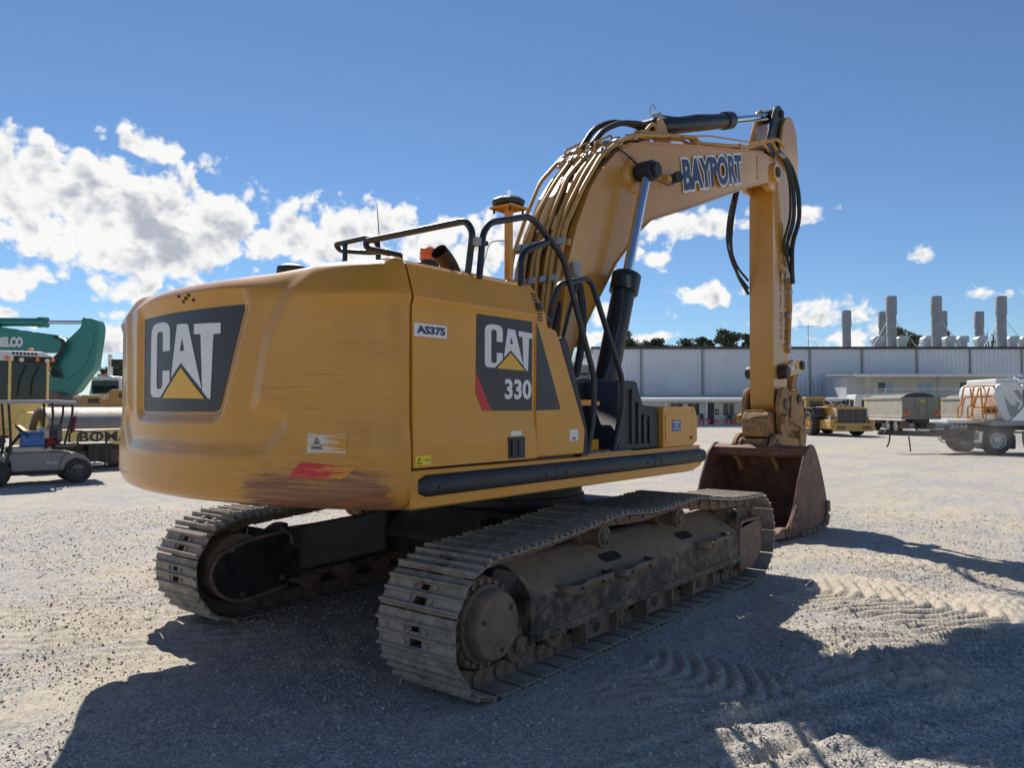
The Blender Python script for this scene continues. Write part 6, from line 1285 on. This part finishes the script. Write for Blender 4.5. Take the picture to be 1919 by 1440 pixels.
def loader():
    d = 44.0; k = d / FPX
    l = tag(site('mine_loader', 1592, d, 3), 'low yellow underground mining loader with black radiator grille', 'loader')
    # x across the rear, -y towards the camera is the rear of the machine; long axis along y
    bx('rear_frame', (-1.0, -.2, .45), (1.0, 3.2, 1.05), 'loader_yellow', l, .05)
    MB().prism(rpoly([(-1.12, .30), (1.12, .30), (1.12, .78), (-1.12, .78)], .06), FRONT(-.45), -.35, .05).build('bumper', 'loader_yellow', l, .04)
    for s in (-1, 1):
        for i in range(4): MB().box((s * .75 - .24 + i * .13, -.53, .42), (s * .75 - .18 + i * .13, -.49, .62)).build('bumper_slot', 'gutter_dark', l)
        bx('side_step', (s * 1.0 if s > 0 else -1.30, -.35, .42), (1.30 if s > 0 else -1.0, 1.1, .95), 'loader_yellow', l, .05)
    bx('engine_cover', (-.95, -.25, .8), (.95, 1.9, 1.62), 'loader_yellow', l, .06)
    gr = MB().prism([(-.72, .75), (.72, .75), (.80, .95), (.80, 1.55), (-.80, 1.55), (-.80, .95)], FRONT(-.25), -.02, .10).build('radiator_grille', 'gutter_dark', l, .01)
    for i in range(3): bx('grille_bar', (-.42 + i * .40, -.37, .78), (-.39 + i * .40, -.345, 1.54), 'tipper_tail', gr)
    for s in (-1, 1):
        for i in range(3): bx('tail_lamp', (s * .92 - .06, -.275, .98 + i * .2), (s * .92 + .06, -.245, 1.12 + i * .2), 'decal_white' if i else 'tipper_tail', l)
    bx('deck_plate', (-1.2, .2, 1.62), (1.0, 2.6, 1.70), 'loader_yellow', l, .02)
    for i in range(5): bx('deck_pipe', (-.8 + i * .3, .8, 1.7), (-.65 + i * .3, 1.6, 1.78 + .05 * (i % 2)), 'rust_steel', l, .02)
    bx('front_frame', (-.9, 3.2, .5), (.9, 7.0, 1.5), 'loader_yellow', l, .08)
    cb = MB().prism(rpoly([(2.3, .9), (4.0, .9), (4.1, 1.75), (3.9, 2.15), (2.35, 2.2)], .1), lambda a, b, t: (t, a, b), -1.5, -.35).build('operator_cab', 'loader_yellow', l, .04)
    bx('cab_window', (-1.3, 2.28, 1.62), (-.5, 2.34, 2.05), 'dark_glass', cb); bx('cab_window', (-1.515, 2.6, 1.62), (-1.495, 3.7, 2.05), 'dark_glass', cb); bx('window_frame', (-1.34, 2.29, 1.58), (-.46, 2.33, 2.09), 'loader_yellow', cb)
    bx('canopy', (-1.55, 2.25, 2.18), (-.30, 4.1, 2.27), 'loader_yellow', cb, .03)
    for i in range(4): MB().tube([(-.2 + i * .12, 2.2, 1.7), (-.25 + i * .12, 2.5, 2.1 - i * .05), (-.1 + i * .1, 3.1, 1.9)], .05, 6, .2).build('hydraulic_hose', 'hose', l)
    MB().tube([(-.75, .2, 1.4), (-.9, .1, 1.1), (-1.2, 0, 1.05)], .12, 8, .2).build('air_pipe', 'alloy', l)
    for x, y in ((-1.45, 1.7), (1.25, 1.7), (-1.45, 5.4), (1.25, 5.4)): wheel(l, x, y, .74, .74, .55, 'x', 'loader_yellow', .48, side=-1 if x < 0 else 1)
    for y in (1.7,): MB().prism(rpoly([(y - .95, 1.1), (y - .6, 1.55), (y + .6, 1.6), (y + .95, 1.2), (y + .95, 1.3), (y + .6, 1.7), (y - .62, 1.66), (y - 1.0, 1.2)], .05), lambda a, b, t: (t, a, b), -1.75, -1.05).build('mudguard', 'gutter_dark', l, .01)
    MB().prism(rpoly([(6.8, .2), (8.8, .1), (8.2, 1.2), (7.0, 1.6)], .15), lambda a, b, t: (t, a, b), -1.3, 1.3).build('scoop_bucket', 'rust_steel', l, .03)
loader()
def tippers():
    def body(px, d, turn, label, tail=True, num='T35', group='tipping bodies parked before the office'):
        t = tag(site('tipper_trailer', px, d, turn), label, 'trailer', group)
        b = bx('tub', (-1.2, 0, .95), (1.2, 6.4, 2.30), 'tipper_beige', t, .03)
        bx('top_rail', (-1.27, -.03, 2.22), (-1.20, 6.45, 2.36), 'tipper_beige', b, .02); bx('bottom_rail', (-1.26, -.03, .95), (-1.2, 6.45, 1.10), 'tipper_beige', b, .02); bx('chassis_rail', (-1.24, .0, .78), (-1.0, 6.4, .95), 'white_paint', t, .02)
        bx('chassis', (-.5, .1, .62), (.5, 7.2, .95), 'hose', t, .03)
        if tail:
            tg = bx('tailgate', (-1.2, -.06, .88), (1.2, -.005, 2.32), 'tipper_tail', t, .01)
            for x in (-1.17, -.42, .38, 1.11): bx('gate_post', (x, -.10, .88), (x + .06, -.06, 2.3), 'tipper_tail', tg)
            bx('gate_hatch', (-.18, -.09, 1.05), (.22, -.06, 1.7), 'tipper_tail', tg, .01)
            if num: text_obj('fleet_number', num, 'bright_yellow', tg, lambda a, b: (-.17 + a, -.102, 1.95 + b), .36, .2, .03)
            for s in (-1, 1):
                lp = bx('lamp_block', (s * .95 - .18, -.11, 1.15), (s * .95 + .18, -.062, 1.48), 'rail_orange', tg, .02); bx('tail_lamp', (s * .95 - .14, -.125, 1.25), (s * .95 + .08, -.111, 1.44), 'decal_red', lp)
            bx('mudflap', (-1.1, .5, .25), (-.55, .53, .75), 'rust_steel', t); bx('mudflap', (.55, .5, .25), (1.1, .53, .75), 'rust_steel', t)
        MB().prism([(-1.0, 2.3)] + [(-1.0 * math.cos(R(a)), 2.3 + .32 * math.sin(R(a))) for a in range(0, 181, 12)], FRONT(.3), -5.6, 0).build('rolled_tarp', 'gutter_dark', t, .0)
        for y in (1.2, 2.5): 
            for x in (-.98, .98): wheel(t, x, y, .48, .48, .32, 'x', 'alloy', .56, side=-1 if x < 0 else 1)
        flat_piece('number_label', [[(5.9, 1.95), (6.2, 1.95), (6.2, 2.2), (5.9, 2.2)]], lambda a, b, q: (-1.201 - q, a, b), 'bright_yellow', t, .004)
        return t
    body(1726, 50.0, -4, 'beige tipper body seen from its dark tailgate with two orange lamp blocks')
    body(1884, 51.0, -4, 'second beige tipper body half hidden behind the orange ladder', True, '')
    d = 56.0; k = d / FPX; t = tag(site('tipper_truck', 1630, d + 1.5, -4), 'white tipper truck cab at the front of the beige tipper body', 'truck')
    MB().prism(rpoly([(-1.1, .7), (1.1, .7), (1.1, 2.1), (1.0, 2.62), (-1.0, 2.62), (-1.1, 2.1)], .1), FRONT(0), -1.9, 0).build('cab', 'white_paint', t, .05)
    bx('side_window', (-1.12, .2, 1.65), (-1.095, .95, 2.25), 'dark_glass', t); bx('windscreen', (-1.0, 1.90, 1.6), (1.0, 1.93, 2.35), 'dark_glass', t); bx('side_window', (-1.12, 1.15, 1.5), (-1.095, 1.8, 2.3), 'dark_glass', t)
    bx('rear_window', (-.6, -.02, 1.7), (.6, .0, 2.2), 'dark_glass', t); bx('chassis', (-.5, -3.5, .55), (.5, 1.8, .85), 'hose', t, .02); bx('mirror', (-1.4, 1.7, 1.7), (-1.2, 1.8, 2.2), 'hose', t)
    for x in (-1.0, 1.0): wheel(t, x, 1.2, .48, .48, .3, 'x', 'alloy', side=-1 if x < 0 else 1)
tippers()
def silver_trailer():
    d = 28.0; k = d / FPX; X, Z = local(1833, d)
    t = tag(site('silver_trailer', 1833, d), 'silver tipping dog trailer with an orange ladder and long black drawbar', 'trailer')
    P = lambda pts: [(X(a), Z(b)) for a, b in pts]
    bx('chassis', (X(1795), -.45, Z(806)), (X(2250), .45, Z(794)), 'hose', t, .02); bx('deck_rail', (X(1820), -1.2, Z(797)), (X(2250), 1.2, Z(788)), 'grey_paint', t, .02)
    # tub: rounded box with a front end that slopes back under
    tb = MB().prism(rpoly(P([(1882, 788), (1852, 790), (1880, 762), (1881, 722), (2250, 722), (2250, 788)]), [.03, .03, .15, .08, .1, .1]), FRONT(0), -1.18, 1.18).build('tub', 'silver', t, .08)
    MB().prism(rpoly(P([(1828, 740), (1832, 726), (1842, 720), (1876, 721), (1880, 728), (1880, 762), (1856, 789), (1846, 789), (1836, 770)]), .06), FRONT(0), -1.10, 1.12).build('front_panel', 'white_paint', t, .06)
    MB().prism(P([(1846, 746), (1858, 760), (1868, 760), (1864, 752), (1872, 756), (1868, 772), (1856, 782), (1850, 766)]), FRONT(-1.121), 0, .01).build('panel_emblem', 'grey_paint', t)
    MB().prism(P([(1862, 734), (1874, 752), (1879, 744), (1870, 732)]), FRONT(-1.121), 0, .01).build('panel_emblem', 'grey_paint', t)
    bx('top_rail', (X(1866), -1.26, Z(721)), (X(2250), -1.16, Z(712)), 'silver', t, .03); bx('tarp_roll', (X(1838), -.9, Z(722)), (X(1868), .9, Z(712)), 'white_paint', t, .05); MB().cyl((X(1868), -1.0, Z(714)), (X(2250), -1.0, Z(714)), .11, n=12).build('tarp_tube', 'silver', t)
    # drawbar, turntable, stand
    for s in (-1, 1): MB().tube([(X(1660), s * .1, Z(812)), (X(1790), s * .42, Z(816)), (X(1800), s * .42, Z(810))], .10, 4).build('drawbar', 'hose', t)
    bx('drawbar_cover', (X(1728), -.45, Z(815)), (X(1780), .45, Z(805)), 'hose', t, .06); MB().cyl((X(1645), 0, Z(812)), (X(1662), 0, Z(812)), .07, n=10).build('tow_eye', 'hose', t); MB().tube([(X(1651), -.1, Z(816)), (X(1656), -.15, Z(806)), (X(1664), -.15, Z(808)), (X(1662), -.12, Z(830)), (X(1658), -.1, Z(838))], .03, 6, .1).build('air_line', 'hose', t)
    MB().tube([(X(1698), -.15, Z(818)), (X(1701), -.15, Z(846))], .025, 6).build('jockey_stand', 'hose', t); MB().tube([(X(1748), -.3, Z(820)), (X(1756), -.35, Z(830)), (X(1768), -.3, Z(826))], .018, 6, .1).build('air_line', 'hose', t)
    tt = MB().cyl((X(1800), 0, Z(806)), (X(1800), 0, Z(798)), .55, n=24).build('turntable', 'hose', t); bx('axle_frame', (X(1775), -.5, Z(826)), (X(1850), .5, Z(806)), 'hose', t, .04)
    for i in range(4): MB().cyl((X(1765 + i * 8), -.55, Z(803)), (X(1770 + i * 8), -.5, Z(797)), .06, n=10).build('valve', 'alloy', t)
    bx('cross_beam', (X(1757), -.6, Z(793)), (X(1822), .6, Z(787)), 'white_paint', t, .02)
    for x, y, n in ((X(1833), -.95, 1), (X(1833), .95, 0), (X(1797, 1.0), 1.0, 0), (X(1921), -.95, 1), (X(1985), -.95, 1)): wheel(t, x, y, .50, .50, .34, 'y', 'alloy', .58, nuts=10 if n else 0, side=-1)
    for px in (1833, 1921, 1985):
        A = [(X(px) + .58 * math.cos(R(a)), Z(826) + .60 * math.sin(R(a))) for a in range(-25, 206, 10)]; B_ = [(X(px) + .54 * math.cos(R(a)), Z(826) + .56 * math.sin(R(a))) for a in range(205, -26, -10)]
        MB().prism(A + B_, FRONT(-.75), -.05, .42).build('mudguard', 'hose', t); bx('mudflap', (X(px) + .50, -1.15, .22), (X(px) + .58, -.75, .7), 'hose', t); bx('mudguard_plate', (X(px) - .68, -1.15, .42), (X(px) - .55, -.8, .82), 'silver', t, .02)
    # orange access ladder with platform and handrails
    T = lambda pts, y: MB().tube([(X(a), y, Z(b)) for a, b in pts], .028, 8, .06, 3)
    ld = None
    for y in (-.95, -.35):
        for pts in ([(1784, 784), (1784, 763), (1790, 761), (1796, 726), (1858, 724), (1858, 742), (1797, 745), (1790, 780), (1784, 783)], [(1808, 728), (1812, 784)], [(1832, 725), (1836, 786)], [(1842, 725), (1842, 768)], [(1824, 728), (1813, 766)]):
            o = T(pts, y).build('ladder_rail', 'rail_orange', t)
    bx('platform', (X(1812), -1.0, Z(766)), (X(1862), -.3, Z(762)), 'rail_orange', t, .01)
    for i in range(5): bx('ladder_rung', (X(1800 + i * 2.5), -.95, Z(786 - i * 5)), (X(1808 + i * 2.5), -.35, Z(784.5 - i * 5)), 'rail_orange', t)
    bx('ladder_box', (X(1814), -1.02, Z(776)), (X(1834), -.92, Z(765)), 'rail_orange', t, .01); bx('box_window', (X(1816), -1.03, Z(773)), (X(1822), -1.02, Z(767)), 'gutter_dark', t); bx('box_window', (X(1826), -1.03, Z(773)), (X(1832), -1.02, Z(767)), 'gutter_dark', t)
silver_trailer()
def dust():
    """thin drifting dust round the trailer wheels"""
    m = bpy.data.materials.new('dust_air'); m.use_nodes = True; t = NT(m.node_tree); t.nt.nodes.clear()
    ob = t.n('ShaderNodeTexCoord').outputs['Object']; ln = t.n('ShaderNodeVectorMath', operation='LENGTH'); t.L.new(ob, ln.inputs[0])
    d = t.m('MULTIPLY', t.m('MULTIPLY', t.ss(ln.outputs['Value'], 1.0, .25), t.ss(t.noise(t.mapping(ob, (3, 3, 1.5)), 1.4, 3, .6), .35, .7)), .42)
    v = t.n('ShaderNodeVolumePrincipled'); v.inputs['Color'].default_value = (.80, .74, .66, 1); t.L.new(d, v.inputs['Density']); o = t.n('ShaderNodeOutputMaterial'); t.L.new(v.outputs[0], o.inputs['Volume'])
    bm = bmesh.new(); bmesh.ops.create_icosphere(bm, subdivisions=3, radius=1.0); me = bpy.data.meshes.new('dust_cloud'); bm.to_mesh(me); bm.free(); me.materials.append(m)
    ob_ = bpy.data.objects.new('dust_cloud', me); col.objects.link(ob_); ob_.location = G(1845, 26.2, .55); ob_.rotation_euler = (0, 0, YAW - R(90)); ob_.scale = (3.6, 1.0, .95); tag(ob_, 'thin pale dust drifting round the wheels of the silver trailer', 'dust', kind='stuff')
dust()
